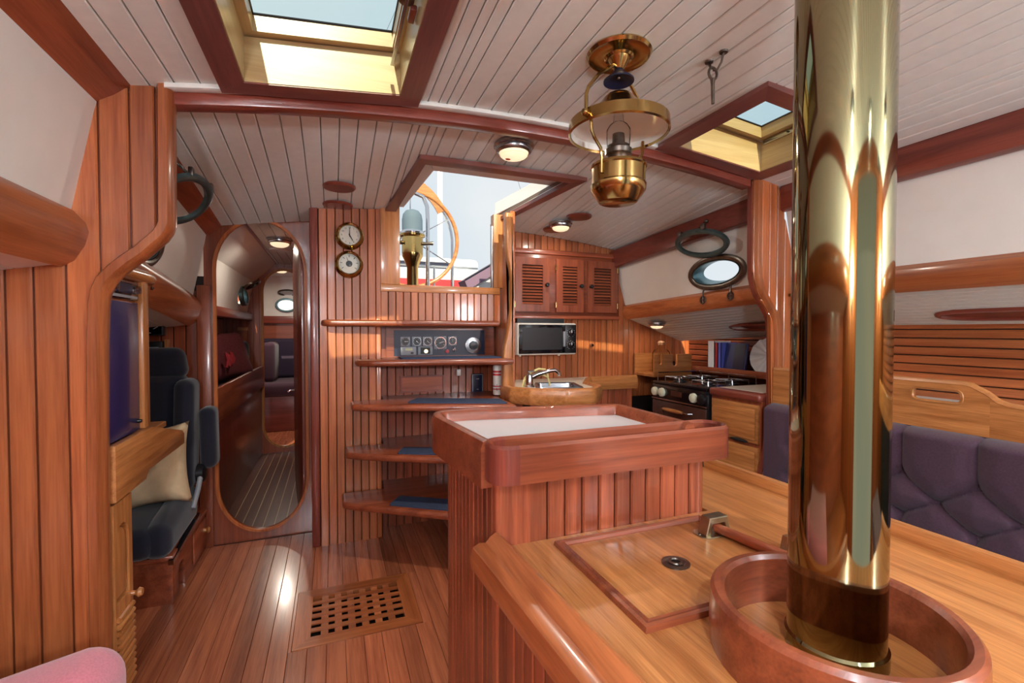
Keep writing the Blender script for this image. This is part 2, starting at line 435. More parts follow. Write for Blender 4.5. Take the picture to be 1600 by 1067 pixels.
# hatches over the saloon ---------------------------------------------
def hatch(H, k, label, mirrored):
    x0, x1, y0, y1 = H; w = .072
    t = thing('deck_hatch', label, 'hatch', ((x0+x1)/2, (y0+y1)/2, zc((x0+x1)/2, 1.4)))
    # trim boards under the ceiling, mitred
    o = [(x0-w, y0-w), (x1+w, y0-w), (x1+w, y1+w), (x0-w, y1+w)]; i = [(x0, y0), (x1, y0), (x1, y1), (x0, y1)]
    for a in range(4):
        b = (a+1) % 4
        q = [o[a], o[b], i[b], i[a]]
        lo = [(x, y, zc(x, y)-.016) for x, y in q]; hi = [(x, y, zc(x, y)+.004) for x, y in q]
        obj('trim_board', MB().hexa(lo, hi), 'plum_x' if a % 2 == 0 else 'plum_y', t, smooth=False)
    zt = [zc(x0, y1), zc(x1, y1)]
    def zz(x): return zt[0]+(zt[1]-zt[0])*(x-x0)/(x1-x0)
    # coaming: four boards rising through the deck
    th = .02; h = .125; e = .0025
    ix0, ix1, iy0, iy1 = x0+e, x1-e, y0+e, y1-e
    for (ax, ay), (bx_, by) in [((ix0, iy0), (ix1, iy0)), ((ix1, iy0), (ix1, iy1)), ((ix1, iy1), (ix0, iy1)), ((ix0, iy1), (ix0, iy0))]:
        nx, ny = (by-ay), -(bx_-ax); L = math.hypot(nx, ny); nx, ny = nx/L*th, ny/L*th
        q = [(ax, ay, zz(ax)-.012), (bx_, by, zz(bx_)-.012), (bx_, by, zz(bx_)+h), (ax, ay, zz(ax)+h)]
        obj('coaming_board', MB().slab(q, (nx, ny, 0)), 'pale_x' if ay == by else 'pale_y', t, smooth=False)
    # lid with inner frame, gasket and pane
    s = .03
    lid = thing('lid', None, None, ((x0+x1)/2, (y0+y1)/2, zz(x0)+h)); del_ = None
    child(lid, t)
    fi = [(x0+s, y0+s), (x1-s, y0+s), (x1-s, y1-s), (x0+s, y1-s)]; fo = [(x0-.03, y0-.03), (x1+.03, y0-.03), (x1+.03, y1+.03), (x0-.03, y1+.03)]
    for a in range(4):
        b = (a+1) % 4; q = [fo[a], fo[b], fi[b], fi[a]]
        obj('lid_frame', MB().hexa([(x, y, zz(x)+h+.004) for x, y in q], [(x, y, zz(x)+h+.055) for x, y in q]), 'pale_x' if a % 2 == 0 else 'pale_y', lid, smooth=False)
    g = MB()
    for a in range(4):
        b = (a+1) % 4
        g.tube([(fi[a][0], fi[a][1], zz(fi[a][0])+h+.055), (fi[b][0], fi[b][1], zz(fi[b][0])+h+.055)], .004, 6)
    obj('gasket', g, 'black', lid)
    q = [(x, y, zz(x)+h+.056) for x, y in fi]
    obj('pane', MB().slab(q, (0, 0, .008)), 'hatch_glass', lid, smooth=False)
    # slotted stay bar and its knob
    xs_ = x1-.035 if not mirrored else x1-.012
    st = MB()
    if not mirrored:
        st.box(xs_-.006, xs_+.006, 1.20, y1-.06, zz(xs_)+.05, zz(xs_)+.058, .002)
        sb = obj('stay_bar', st, 'steel', t); obj('knob', MB().lathe([(.0, -.01), (.02, -.008), (.022, .004), (.012, .012), (0, .012)], (xs_, 1.27, zz(xs_)+.06)), 'bronze', sb)
        obj('catch', MB().box(xs_+.012, xs_+.03, 1.28, 1.34, zz(xs_)+.04, zz(xs_)+.056, .003), 'red_y', t)
    else:
        st.box(x1-.009, x1-.001, 1.14, y1-.02, zz(x1)+.105, zz(x1)+.125, .002)
        sb = obj('stay_bar', st, 'steel', t)
        for yy in (1.2, 1.35, 1.5): obj('screw', MB().lathe([(0, -.002), (.004, -.002), (.004, .002), (0, .002)], (x1-.012, yy, zz(x1)+.115), 'x', 8), 'black', sb)
    return t
hatch(HL, 1, 'square skylight with red wooden trim and steel stay bar over the wooden floor grating', False)
hatch(HR, 2, 'square skylight with red wooden trim above the curved bulkhead beside the brass mast', True)

# ------------------------------------------------------------------ house sides, cornices, shelf lips
def ruled(A, B, t):   # panel between lower line A (2 pts) and upper line B (2 pts)
    return MB().slab([A[0], A[1], B[1], B[0]], t)
# left side: white panels before and behind the bulkhead
def zl(y): return -.12*max(0, y-1.75)
def left_panel(y0, y1):
    return ruled([(-.715, y0, 1.50+zl(y0)), (-.715, y1, 1.50+zl(y1))], [(-.635, y0, 1.91+zl(y0)), (-.635, y1, 1.91+zl(y1))], (-.02, 0, 0))
wl_ = struct('wall_left', left_panel(Y_FWD, 1.728), 'panel_vinyl')
lph = plate_hole([(1.772, 0), (2.985, 0), (2.985, 1), (1.772, 1)], [(2.2+.165*math.cos(2*PI*i/40), .31+.21*math.sin(2*PI*i/40)) for i in range(40)], 'x', -.02, 0)
lph.v = [(-.715+.08*v[2]+v[0], v[1], 1.50+.41*v[2]+zl(v[1])) for v in lph.v]
struct('wall_left_aft', lph, 'panel_vinyl')
def rpanel(y0, y1, z0, z1, x0, x1):
    return None
def right_pts(y):
    d = max(0, y-1.75); return (2.25-.14*d, 1.44-.05*d), (side_r(y), 1.92-.12*d)   # (x,z) bottom and top of the white panel
def right_panel(y0, y1):
    (a, b), (c, d) = right_pts(y0); (e, f), (g, h) = right_pts(y1)
    return ruled([(a, y0, b), (e, y1, f)], [(c, y0, d), (g, y1, h)], (.02, 0, 0))
struct('wall_right', right_panel(Y_FWD, 1.728), 'panel_vinyl')
# galley side panel has the port opening: board with a hole, mapped on the sloping plane
PY, PH = 2.165, .52     # port middle along y, and height fraction
def gal_pt(y, k):
    (a, b), (c, d) = right_pts(y); return (a+(c-a)*k, y, b+(d-b)*k)
def oval(cx, cy, rx, ry, n=40): return [(cx+rx*math.cos(2*PI*i/n), cy+ry*math.sin(2*PI*i/n)) for i in range(n)]
PORT = (2.17, .30)
pw = plate_hole([(1.772, 0), (2.985, 0), (2.985, 1), (1.772, 1)], oval(PORT[0], PORT[1], .165, .165), 'x', 0, .02)
pw.v = [tuple(Vector(gal_pt(v[1], v[2]))+Vector((v[0], 0, 0))) for v in pw.v]
struct('wall_right_aft', pw, 'panel_vinyl')
# cornices
def prof_y(name, sec, y0, y1, mat, dx=lambda y: 0, dz=lambda y: 0, n=1, label=None):
    m = MB(); A = [(x+dx(y0), y0, z+dz(y0)) for x, z in sec]; B = [(x+dx(y1), y1, z+dz(y1)) for x, z in sec]
    m.hexa(A, B); return struct(name, m, mat, label)
cl = [(-.66, 1.885), (-.645, 1.872), (-.60, 1.90), (-.548, 1.945), (-.535, 1.965), (-.57, 1.985), (-.66, 1.96)]
prof_y('trim_3', cl, Y_FWD, 1.728, 'cherry_y', label='left cornice board over the white panel')
prof_y('trim_4', cl, 1.772, 2.985, 'cherry_y', dz=zl, label='left cornice board aft of the bulkhead')
cr_ = [(2.175, 1.81), (2.15, 1.805), (2.128, 1.815), (2.125, 1.925), (2.135, 1.94), (2.20, 1.94)]
prof_y('trim_5', cr_, Y_FWD, 1.728, 'red_y', label='right cornice board over the white panel')
prof_y('trim_6', cr_, 1.772, 2.985, 'red_y', dx=lambda y: -.157*max(0, y-1.75), dz=lambda y: -.12*max(0, y-1.75), label='right cornice board over the galley panel')
# shelf lips with the rounded nose
ll = [(-.74, 1.555), (-.70, 1.55), (-.672, 1.515), (-.665, 1.49), (-.675, 1.45), (-.70, 1.405), (-.73, 1.385), (-.75, 1.40), (-.76, 1.5)]
prof_y('trim_7', ll, Y_FWD, 1.728, 'teak_y', label='rounded wooden shelf lip under the left white panel')
prof_y('trim_8', ll, 1.772, 2.985, 'teak_y', dz=lambda y: -.13*max(0, y-1.75), label='rounded wooden shelf lip over the navigation seat')
lr = [(2.28, 1.475), (2.24, 1.475), (2.215, 1.455), (2.21, 1.42), (2.22, 1.385), (2.245, 1.362), (2.28, 1.365)]
prof_y('trim_9', lr, Y_FWD, 1.728, 'teak_y', label='rounded wooden shelf lip over the tufted settee')
prof_y('trim_10', lr, 1.772, 2.985, 'teak_y', dx=lambda y: -.13*max(0, y-1.75), dz=lambda y: -.06*max(0, y-1.75), label='rounded wooden shelf lip over the stove')
# soffits under the side decks, in narrow white boards
def soffit(name, p0, p1, y0, y1, n, mat='white_plank', dz=lambda y: 0, dx=lambda y: 0):
    q = [(p0[0]+dx(y0), y0, p0[1]+dz(y0)), (p0[0]+dx(y1), y1, p0[1]+dz(y1)), (p1[0]+dx(y1), y1, p1[1]+dz(y1)), (p1[0]+dx(y0), y0, p1[1]+dz(y0))]
    s = struct(name, MB().slab(q, (0, 0, .02)), 'ceiling_groove', smooth=False)
    S = lambda u, v: (p0[0]+(p1[0]-p0[0])*u+dx(v), v, p0[1]+(p1[1]-p0[1])*u+dz(v))
    L = math.hypot(p1[0]-p0[0], p1[1]-p0[1]); us = frange(0, 1, n)
    for a, b in zip(us[:-1], us[1:]):
        obj('plank', strip(S, (0, 0, -1), a, b, const(y0), const(y1), t=.008, c=.002/L, gap=.0014/L), mat, s, angle=20)
    return s
soffit('ceiling_right', (2.26, 1.372), (2.75, 1.225), Y_FWD, 1.728, 12)
soffit('ceiling_galley', (2.26, 1.372), (2.75, 1.20), 1.772, 2.985, 12, dz=lambda y: -.06*max(0, y-1.75), dx=lambda y: -.12*max(0, y-1.75))
soffit('ceiling_left', (-.74, 1.40), (-1.3, 1.30), Y_FWD, 1.728, 6)
soffit('ceiling_nav', (-.74, 1.40), (-1.3, 1.33), 1.772, 2.985, 6, dz=lambda y: -.13*max(0, y-1.75))
# hull ceiling of horizontal boards, right-hand side
def hull_boards(name, x, y0, y1, z0, z1, n, mat, nx):
    s = struct(name, MB().box(min(x, x+.03*-nx), max(x, x+.03*-nx), y0, y1, 0, z1+.1), 'dark_gap')
    boards(s, mat, lambda u, v: (x, v, u), (nx, 0, 0), frange(z0, z1, n), const(y0), const(y1), t=.014, c=.004, gap=.0025)
    return s
hull_boards('wall_hull_right', 2.72, Y_FWD, 1.728, .74, 1.25, 12, 'teak_y', -1)
hull_boards('wall_hull_galley', 2.70, 1.772, 2.985, .84, 1.22, 9, 'cherry_y', -1)
struct('wall_hull_left', MB().box(-1.33, -1.28, Y_FWD, 3.0, 0, 1.45), 'cherry_y')
# forward bulkhead behind the viewer, with a broad passage
for nm, a, b in (('wall_forward_left', -1.33, .0), ('wall_forward_right', 1.4, 2.75)):
    s = struct(nm, MB().box(a, b, Y_FWD-.03, Y_FWD, 0, 1.96), 'dark_gap')
    boards(s, 'teak_z', lambda u, v: (u, Y_FWD, v), (0, 1, 0), frange(a, b, 14), const(0), const(1.95), t=.012, gap=.0025)
struct('wall_forward_head', MB().box(.0, 1.4, Y_FWD-.03, Y_FWD+.012, 1.9, 2.06), 'teak_x')

struct('forward_sun_block', MB().box(-1.35, 2.8, -4.8, Y_FWD-.03, 2.03, 2.09), 'white_plank', 'added slab out of view that keeps the sun out of the forward opening')  # unseen slab, added to shade the forward opening from the sun
# ------------------------------------------------------------------ half bulkheads with the curved edge mouldings
LEDGE = [(-.452, 1.95), (-.454, 1.75), (-.456, 1.53), (-.463, 1.508), (-.474, 1.488), (-.491, 1.468), (-.521, 1.433), (-.548, 1.407), (-.575, 1.377), (-.596, 1.347), (-.607, 1.316), (-.612, 1.28), (-.616, 1.17), (-.62, .9), (-.622, .65), (-.622, .3), (-.622, 0)]
def interp(pts, z):     # x of the edge at height z
    for (xa, za), (xb, zb) in zip(pts[:-1], pts[1:]):
        if zb <= z <= za: return xa+(xb-xa)*((z-za)/(zb-za) if zb != za else 0)
    return pts[-1][0] if z < pts[-1][1] else pts[0][0]
def lbot(u):            # lower end of a plank standing at x = u
    if u <= -.612: return 0.0
    for (xa, za), (xb, zb) in zip(LEDGE[:-1], LEDGE[1:]):
        if xb <= u <= xa and xa-xb > 1e-6: return za+(zb-za)*((u-xa)/(xb-xa))
    return 1.6
core = [(-1.3, 0), (-.655, 0), (-.655, 1.27), (-.64, 1.33), (-.58, 1.42), (-.51, 1.50), (-.492, 1.54), (-.488, 1.93), (-1.3, 1.80)]
bl = struct('wall_bulkhead_left', MB().prism(core, 'y', 1.738, 1.762), 'red_z')
lus = [-1.28, -1.19, -1.105, -1.02, -.935, -.85, -.765, -.68, -.642] 
boards(bl, 'teak_z', lambda u, v: (u, 1.738, v), (0, -1, 0), [-1.28, -1.195, -1.11, -1.025, -.94, -.857, -.795, -.722, -.641], const(0), lambda u: zc(u, 1.7) if u > -.66 else 1.93, su=1, t=.013, c=.004, gap=.0022)
def lb2(u): return max(1.28, lbot(min(-.46, u+.02))+.0)
boards(bl, 'teak_z', lambda u, v: (u, 1.738, v), (0, -1, 0), [-.641, -.566, -.500, -.478], lb2, lambda u: zc(u, 1.7), su=4, t=.013, c=.004, gap=.0022)
msec = [(-.026, -.024), (-.020, -.036), (.002, -.037), (.012, -.026), (.016, 0), (.012, .024), (.002, .034), (-.026, .034)]
mp_ = [(x*(1.0+.03*min(1, max(0, (-x-.452)/.17)))-.014, 1.742, z) for x, z in LEDGE]
obj('edge_moulding', MB().sweep(mp_, msec, (0, 1, 0)), 'teak_z', bl)
# right half bulkhead
REDGE = [(1.935, 1.945), (1.935, 1.75), (1.936, 1.55), (1.942, 1.47), (1.955, 1.42), (1.98, 1.375), (2.015, 1.33), (2.05, 1.285), (2.068, 1.24), (2.074, 1.18), (2.078, 1.0), (2.078, .78), (2.072, .70), (2.058, .60), (2.035, .50), (2.0, .42), (1.95, .36), (1.88, .32)]
rpoly = REDGE+[(1.88, 0), (2.72, 0), (2.72, 1.25), (2.27, 1.40), (2.25, 1.47), (2.15, 1.82), (2.13, 1.93)]
rpoly = [(x+.012, z) if i < len(REDGE) else (x, z) for i, (x, z) in enumerate(rpoly)]
br = struct('wall_bulkhead_right', MB().prism(rpoly, 'y', 1.738, 1.762), 'red_z')
def rbot(u):
    if u >= 2.06: return .78
    for (xa, za), (xb, zb) in zip(REDGE[2:10], REDGE[3:11]):
        if xa <= u <= xb and xb-xa > 1e-6: return za+(zb-za)*((u-xa)/(xb-xa))
    return 1.55
def rtop(u): return zc(u, 1.7) if u < 2.12 else (1.93-(u-2.12)*3.4 if u < 2.26 else 1.38-(u-2.26)*.3)
boards(br, 'teak_z', lambda u, v: (u, 1.738, v), (0, -1, 0), [1.95, 2.005, 2.058, 2.111, 2.164, 2.217, 2.27, 2.32, 2.40, 2.48, 2.56, 2.64, 2.71], lambda u: rbot(max(u-.012, 1.937)) if u < 2.08 else .1, rtop, su=4, t=.012, c=.0035, gap=.002)
obj('edge_moulding', MB().sweep([(x*1.008+.016, 1.745, z) for x, z in REDGE], [(-a, b) for a, b in msec], (0, 1, 0)), 'teak_z', br)
hk = thing('coat_hook', 'small brass hook screwed to the curved bulkhead', 'hook', (2.20, 1.724, 1.385))
obj('plate', MB().lathe([(0, 0), (.009, 0), (.008, -.004), (0, -.004)], (2.20, 1.7255, 1.385), 'y', 14), 'brass', hk)
obj('arm', MB().tube([(2.20, 1.722, 1.385), (2.19, 1.705, 1.382), (2.182, 1.695, 1.386), (2.178, 1.692, 1.396)], .004, 8), 'brass', hk)

# ------------------------------------------------------------------ aft bulkhead with the oval door opening
def stadium(cx, hw, z0, z1, re, n=20):
    """opening with straight sides and half-ellipse ends of height re"""
    p = []
    for i in range(n+1):
        a = PI*i/n; p.append((cx+hw*math.cos(a), z1-re+re*math.sin(a)))
    for i in range(n+1):
        a = PI+PI*i/n; p.append((cx+hw*math.cos(a), z0+re+re*math.sin(a)))
    return p
DOOR = stadium(-.378, .229, .053, 1.828, .285)
ab = struct('wall_aft', plate_hole([(-.66, -.0), (-.07, 0), (-.07, 1.9), (-.66, 1.86)], DOOR, 'y', 3.0, 3.035), 'cherry_z')
tr = MB()
tr.sweep([(x, 2.997, z) for x, z in stadium(-.378, .232, .05, 1.831, .288)], [(-.008, -.006), (.006, -.008), (.010, 0), (.006, .006), (-.008, .006)], (0, 1, 0), closed=True)
obj('opening_trim', tr, 'teak_z', ab)
# boards left of the door, over the navigation seat
struct_l = struct('wall_aft_left', MB().box(-1.3, -.66, 3.0, 3.03, 0, 1.5), 'dark_gap')
boards(struct_l, 'cherry_z', lambda u, v: (u, 3.0, v), (0, -1, 0), frange(-1.3, -.69, 11), const(0), const(1.42), t=.012, gap=.0022)
struct('trim_11', MB().box(-.69, -.625, 2.97, 3.0, 0, 1.45, .006), 'cherry_z', 'upright post beside the oval door opening')
# return between the door bulkhead and the clock wall
struct('trim_12', MB().box(-.115, -.072, 2.765, 3.0, 0, 1.96, .008), 'red_z', 'dark corner post right of the oval door opening')

# clock wall and companionway front: boards on a backing
YW = 2.78
cwp = MB().box(-.075, .245, YW, YW+.03, 0, 1.93).box(.245, .99, YW, YW+.03, 1.255, 1.43).box(.245, .29, YW, YW+.03, 1.43, 1.93)
cw = struct('wall_companionway', cwp, 'dark_gap')
def ctop(u): return zc(u, YW)-.002
boards(cw, 'teak_z', lambda u, v: (u, YW, v), (0, -1, 0), frange(-.07, .232, 7), const(0), ctop, t=.012, gap=.0016)
boards(cw, 'teak_z', lambda u, v: (u, YW, v), (0, -1, 0), frange(.258, .99, 17), const(1.25), const(1.43), t=.012, gap=.0016)
obj('corner_post', MB().box(.232, .258, YW-.012, YW+.14, 0, 1.27, .004), 'teak_z', cw)
boards(cw, 'teak_z', lambda u, v: (u, YW, v), (0, -1, 0), [.232, .262], const(1.27), ctop, t=.012, gap=.001)
# opening frame
fo = MB().prism([(.258, 1.428), (.985, 1.428), (.985, 1.47), (.258, 1.47)], 'y', YW-.02, YW+.05, r=.004)
obj('opening_sill', fo, 'gold_x', cw)
obj('opening_jamb', MB().prism([(.258, 1.47), (.368, 1.47), (.368, 1.93), (.258, 1.93)], 'y', YW-.018, YW+.05, r=.004), 'gold_z', cw)
obj('opening_jamb', MB().prism([(.945, 1.47), (1.03, 1.47), (1.03, 1.93), (.945, 1.93)], 'y', YW-.018, YW+.05, r=.004), 'gold_z', cw)
obj('slide_track', MB().box(.936, .945, YW+.0, YW+.03, 1.47, 1.86, .002), 'steel', cw)
# companionway hatch lining
hi_ = [(.405, 2.16), (1.155, 2.16), (.985, 2.775), (.345, 2.775)]; ho_ = [(.372, 2.105), (1.228, 2.105), (1.025, 2.775), (.285, 2.775)]
dk_ = [(.478, 2.33), (1.13, 2.33), (.972, 2.83), (.40, 2.83)]
ch = thing('companionway_hatch', 'open companionway hatch with dark purple-brown trim under a pale blue-white deck edge', 'hatch', (.75, 2.5, 1.95))
for a, b in ((0, 1), (1, 2), (3, 0)):
    q = [ho_[a], ho_[b], hi_[b], hi_[a]]
    obj('trim_board', MB().hexa([(x, y, zc(x, y)-.018) for x, y in q], [(x, y, zc(x, y)+.003) for x, y in q]), 'plum_x' if a == 0 else 'plum_y', ch, smooth=False)
    q = [(hi_[a][0]*1.0, hi_[a][1]-.02), (hi_[b][0], hi_[b][1]-.02), dk_[b], dk_[a]]
    if a == 3: q = [(hi_[3][0]-.02, 2.83), (hi_[0][0]-.02, hi_[0][1]), dk_[0], dk_[3]]
    if a == 1: q = [(hi_[1][0]+.03, hi_[1][1]), (hi_[2][0]+.03, 2.83), dk_[2], dk_[1]]
    up_ = .036; tk_ = .075 if a == 1 else .03
    if a == 1: q = [(x+.004 if k > 1 else x, y) for k, (x, y) in enumerate(q)]
    obj('deck_edge', MB().hexa([(x, y, zc(x, y)+up_) for x, y in q], [(x, y, zc(x, y)+up_+tk_) for x, y in q]), 'gelcoat', ch, smooth=False)
# recess behind the steps
rc = struct('wall_steps', MB().box(.245, 1.03, 2.92, 2.95, 0, 1.255), 'dark_gap')
boards(rc, 'cherry_z', lambda u, v: (u, 2.92, v), (0, -1, 0), frange(.258, 1.0, 15), const(0), const(1.25), t=.012, gap=.0016)
struct('wall_steps_right', MB().box(1.0, 1.03, 2.62, 3.0, .84, 1.92), 'teak_z')
struct('wall_steps_lower', MB().box(.99, 1.03, 2.50, 2.95, 0, .84), 'cherry_z')

# galley bulkhead
gb = struct('wall_galley', MB().box(1.03, 2.72, 3.0, 3.03, 0, 1.95), 'dark_gap')
boards(gb, 'teak_z', lambda u, v: (u, 3.0, v), (0, -1, 0), frange(1.03, 2.70, 34), const(.70), lambda u: min(zc(u, 2.98), 1.9) if u < 2.0 else (1.62 if u < 2.1 else 1.38-(u-2.1)*.35), t=.012, gap=.0016)

# ------------------------------------------------------------------ companionway steps
def round_poly(pts, radii, n=6):
    """rounds the corners of a 2D outline"""
    out = []; m = len(pts)
    for i in range(m):
        p = Vector(pts[i]); a = Vector(pts[i-1]); b = Vector(pts[(i+1) % m]); r = radii[i] if isinstance(radii, (list, tuple)) else radii
        if r <= 0: out.append(tuple(p)); continue
        u = (a-p).normalized(); w = (b-p).normalized(); ang = u.angle(w); d = min(r/math.tan(ang/2), (a-p).length*.49, (b-p).length*.49)
        p0 = p+u*d; p1 = p+w*d
        for k in range(n+1):
            t = k/n; out.append(tuple((1-t)**2*p0+2*t*(1-t)*p+t*t*p1))
    return out
STEPS = [('top', 1.262, [(-.06, 2.765), (-.035, 2.70), (.3, 2.685), (.955, 2.685), (.955, 2.779), (-.06, 2.779)], [.02, .05, 0, 0, 0, 0], None),
         ('second', 1.04, [(.115, 2.70), (.20, 2.64), (.90, 2.52), (.985, 2.52), (.985, 2.918), (.262, 2.918), (.262, 2.765), (.115, 2.765)], [.05, .06, 0, 0, 0, 0, 0, .02], [(.36, 2.66), (.93, 2.57), (.93, 2.75), (.36, 2.82)]),
         ('third', .806, [(.09, 2.62), (.16, 2.575), (.87, 2.30), (.915, 2.30), (.925, 2.60), (.985, 2.66), (.985, 2.918), (.262, 2.918), (.262, 2.765), (.09, 2.765)], [.04, .06, 0, 0, 0, 0, 0, 0, 0, .02], [(.375, 2.56), (.88, 2.34), (.89, 2.50), (.45, 2.70)]),
         ('fourth', .55, [(.06, 2.62), (.13, 2.56), (.60, 2.29), (.985, 2.20), (.985, 2.918), (.262, 2.918), (.262, 2.765), (.06, 2.765)], [.04, .06, 0, 0, 0, 0, 0, .02], [(.312, 2.49), (.70, 2.30), (.75, 2.44), (.36, 2.61)]),
         ('lowest', .29, [(.04, 2.60), (.11, 2.54), (.60, 2.20), (.985, 2.10), (.985, 2.918), (.262, 2.918), (.262, 2.765), (.04, 2.765)], [.04, .06, 0, 0, 0, 0, 0, .02], [(.265, 2.47), (.68, 2.19), (.74, 2.33), (.335, 2.585)])]
ordinal = {'top': 'long wooden shelf with a bullnose edge right under the companionway opening', 'second': 'wooden companionway step with a blue mat in front of the engine gauges',
           'third': 'wooden companionway step with a blue mat just above the island top', 'fourth': 'wooden companionway step with a blue mat, second one up from the floor', 'lowest': 'lowest wooden companionway step with a blue mat'}
for nm, z, poly, rad, mat_ in STEPS:
    t = thing('companionway_step' if nm != 'top' else 'bullnose_shelf', ordinal[nm], 'step' if nm != 'top' else 'shelf', (poly[0][0], poly[0][1], z-.035), 'companionway steps' if nm != 'top' else None)
    obj('tread', MB().prism(round_poly(poly, rad), 'z', z-.036, z, r=.014, seg=3), 'cherry_x', t)
    if mat_: obj('mat', MB().prism(round_poly(mat_, .015, 3), 'z', z-.002, z+.007, r=.002, seg=1), 'mat_rubber', t)

# engine instrument panel
ep = thing('engine_instrument_panel', 'dark blue engine panel with round gauges and a throttle dial above the step', 'instrument panel', (.64, 2.9, 1.05))
EPY = 2.905
def xz(px, pz): return (px, pz)
obj('surround', plate_hole([(.30, 1.03), (.985, 1.03), (.985, 1.235), (.30, 1.235)], [(.345, 1.045), (.925, 1.045), (.925, 1.205), (.345, 1.205)], 'y', 2.885, 2.91), 'cherry_x', ep, smooth=False)
obj('panel_board', MB().box(.345, .925, 2.898, 2.909, 1.045, 1.205), 'instrument_panel', ep)
def gx(cx): return .345+(cx-65)/(1420-65)*.58      # positions along the board
def gz(cz): return 1.205-(cz-100)/(525-100)*.155
def gauge(cx, cz, w, needle, name='gauge'):
    x, z = gx(cx), gz(cz); h = w/2
    g = obj(name, MB().box(x-h, x+h, 2.893, 2.898, z-h, z+h, .002), 'grey_plastic', ep)
    obj('bezel', MB().ring([(h*.82, 0), (h*.92, 0), (h*.92, -.006), (h*.82, -.006)], (x, 2.893, z), 'y', 24), 'chrome', g)
    obj('dial', MB().lathe([(0, -.001), (h*.82, -.001), (h*.82, -.003), (0, -.003)], (x, 2.893, z), 'y', 24), 'black', g)
    tk = MB()
    for k in range(7):
        a = math.radians(-210+40*k*1.0); a = math.radians(210-40*k)
        p = Vector((math.cos(a), 0, math.sin(a))); c = Vector((x, 2.8895, z))
        tk.tube([c+p*h*.6, c+p*h*.72], h*.025, 4)
    obj('scale_marks', tk, 'label_white', g)
    a = math.radians(needle); c = Vector((x, 2.889, z)); p = Vector((math.cos(a), 0, math.sin(a)))
    obj('needle', MB().tube([c-p*h*.15, c+p*h*.6], [h*.07, h*.03], 5), 'label_white', g)
    return g
gauge(227, 292, .058, 0); gauge(391, 292, .058, -45); gauge(547, 292, .058, -45); gauge(735, 318, .080, 20); gauge(918, 288, .056, 90)
x, z = gx(273), gz(450)
g = obj('hour_meter', MB().box(x-.047, x+.047, 2.892, 2.898, z-.026, z+.026, .002), 'grey_plastic', ep)
obj('display', MB().box(x-.02, x+.024, 2.8905, 2.892, z+.002, z+.016), 'green_lcd', g)
obj('keypad', MB().box(x+.014, x+.03, 2.8905, 2.892, z-.02, z-.008), 'black', g)
x, z = gx(515), gz(450)
g = obj('lit_meter', MB().box(x-.045, x+.045, 2.892, 2.898, z-.026, z+.026, .002), 'grey_plastic', ep)
obj('screen', MB().box(x-.03, x+.03, 2.8905, 2.892, z-.02, z+.02), 'black_gloss', g); obj('glow', MB().ball((x+.004, 2.8905, z-.004), (.012, .002, .012)), 'gauge_glow', g)
x, z = gx(840), gz(468); obj('stop_button', MB().lathe([(0, 0), (.013, 0), (.012, -.008), (0, -.009)], (x, 2.898, z), 'y', 16), 'red_plastic', ep)
x, z = gx(945), gz(440); k = obj('key_switch', MB().lathe([(0, 0), (.01, 0), (.009, -.006), (0, -.006)], (x, 2.898, z), 'y', 12), 'chrome', ep)
obj('key', MB().box(x-.002, x+.002, 2.876, 2.892, z-.012, z+.016, .001).box(x-.012, x+.008, 2.886, 2.889, z-.002, z+.002), 'chrome', k)
for cx in (670, 710, 745, 775):
    for cz in (440, 468)[:2 if cx == 670 else 1]: obj('toggle', MB().lathe([(0, 0), (.003, 0), (.002, -.01), (0, -.01)], (gx(cx), 2.898, gz(cz)), 'y', 8), 'chrome', ep)
x, z = gx(1236), gz(368)
g = obj('throttle_dial', MB().lathe([(0, 0), (.054, 0), (.052, -.008), (.03, -.012), (0, -.012)], (x, 2.898, z), 'y', 28), 'steel', ep)
obj('knob', MB().lathe([(0, -.012), (.028, -.012), (.026, -.03), (0, -.032)], (x, 2.898, z), 'y', 20), 'black', g)
# small things on the wall over the third step
ac = thing('access_panel', 'flush wooden access panel under the engine gauges', 'panel', (.52, 2.9, .83))
obj('frame', plate_hole([(.383, .818), (.658, .818), (.658, .922), (.383, .922)], [(.393, .828), (.648, .828), (.648, .912), (.393, .912)], 'y', 2.892, 2.909), 'red_x', ac, smooth=False)
obj('board', MB().box(.393, .648, 2.9, 2.909, .828, .912), 'cherry_x', ac)
sw = thing('battery_switch_panel', 'dark blue switch plate with a key lock beside the wooden access panel', 'switch panel', (.878, 2.9, .765))
obj('plate', MB().box(.838, .917, 2.897, 2.909, .765, .923, .003), 'instrument_panel', sw)
obj('rim', plate_hole([(.843, .77), (.912, .77), (.912, .918), (.843, .918)], [(.846, .774), (.909, .774), (.909, .914), (.846, .914)], 'y', 2.8955, 2.897), 'grey_plastic', sw, smooth=False)
obj('lock', MB().lathe([(0, 0), (.009, 0), (.008, -.005), (0, -.005)], (.898, 2.897, .787), 'y', 14), 'chrome', sw)
for px, pz in ((.843, .918), (.912, .918), (.843, .77), (.912, .77)): obj('screw', MB().lathe([(0, 0), (.003, 0), (0, -.002)], (px, 2.897, pz), 'y', 8), 'chrome', sw)
for zz_, w in ((.888, .02), (.82, .014)): obj('legend', MB().box(.878-w/2, .878+w/2, 2.8962, 2.897, zz_-.002, zz_+.002), 'grey_plastic', sw)
tag(obj('wall_catch', MB().box(.735, .763, 2.88, 2.909, .914, .955, .004), 'white_plastic'), 'small white plastic catch under the gauge step', 'catch')
ex = thing('fire_extinguisher', 'slim white fire extinguisher with red print standing on the step', 'extinguisher', (.958, 2.60, .814))
ecx, ecy = .932, 2.665
obj('body', MB().lathe([(0, 0), (.024, 0), (.027, .004), (.027, .165), (.024, .185), (.012, .20), (0, .20)], (ecx, ecy, .813), n=20), 'white_plastic', ex)
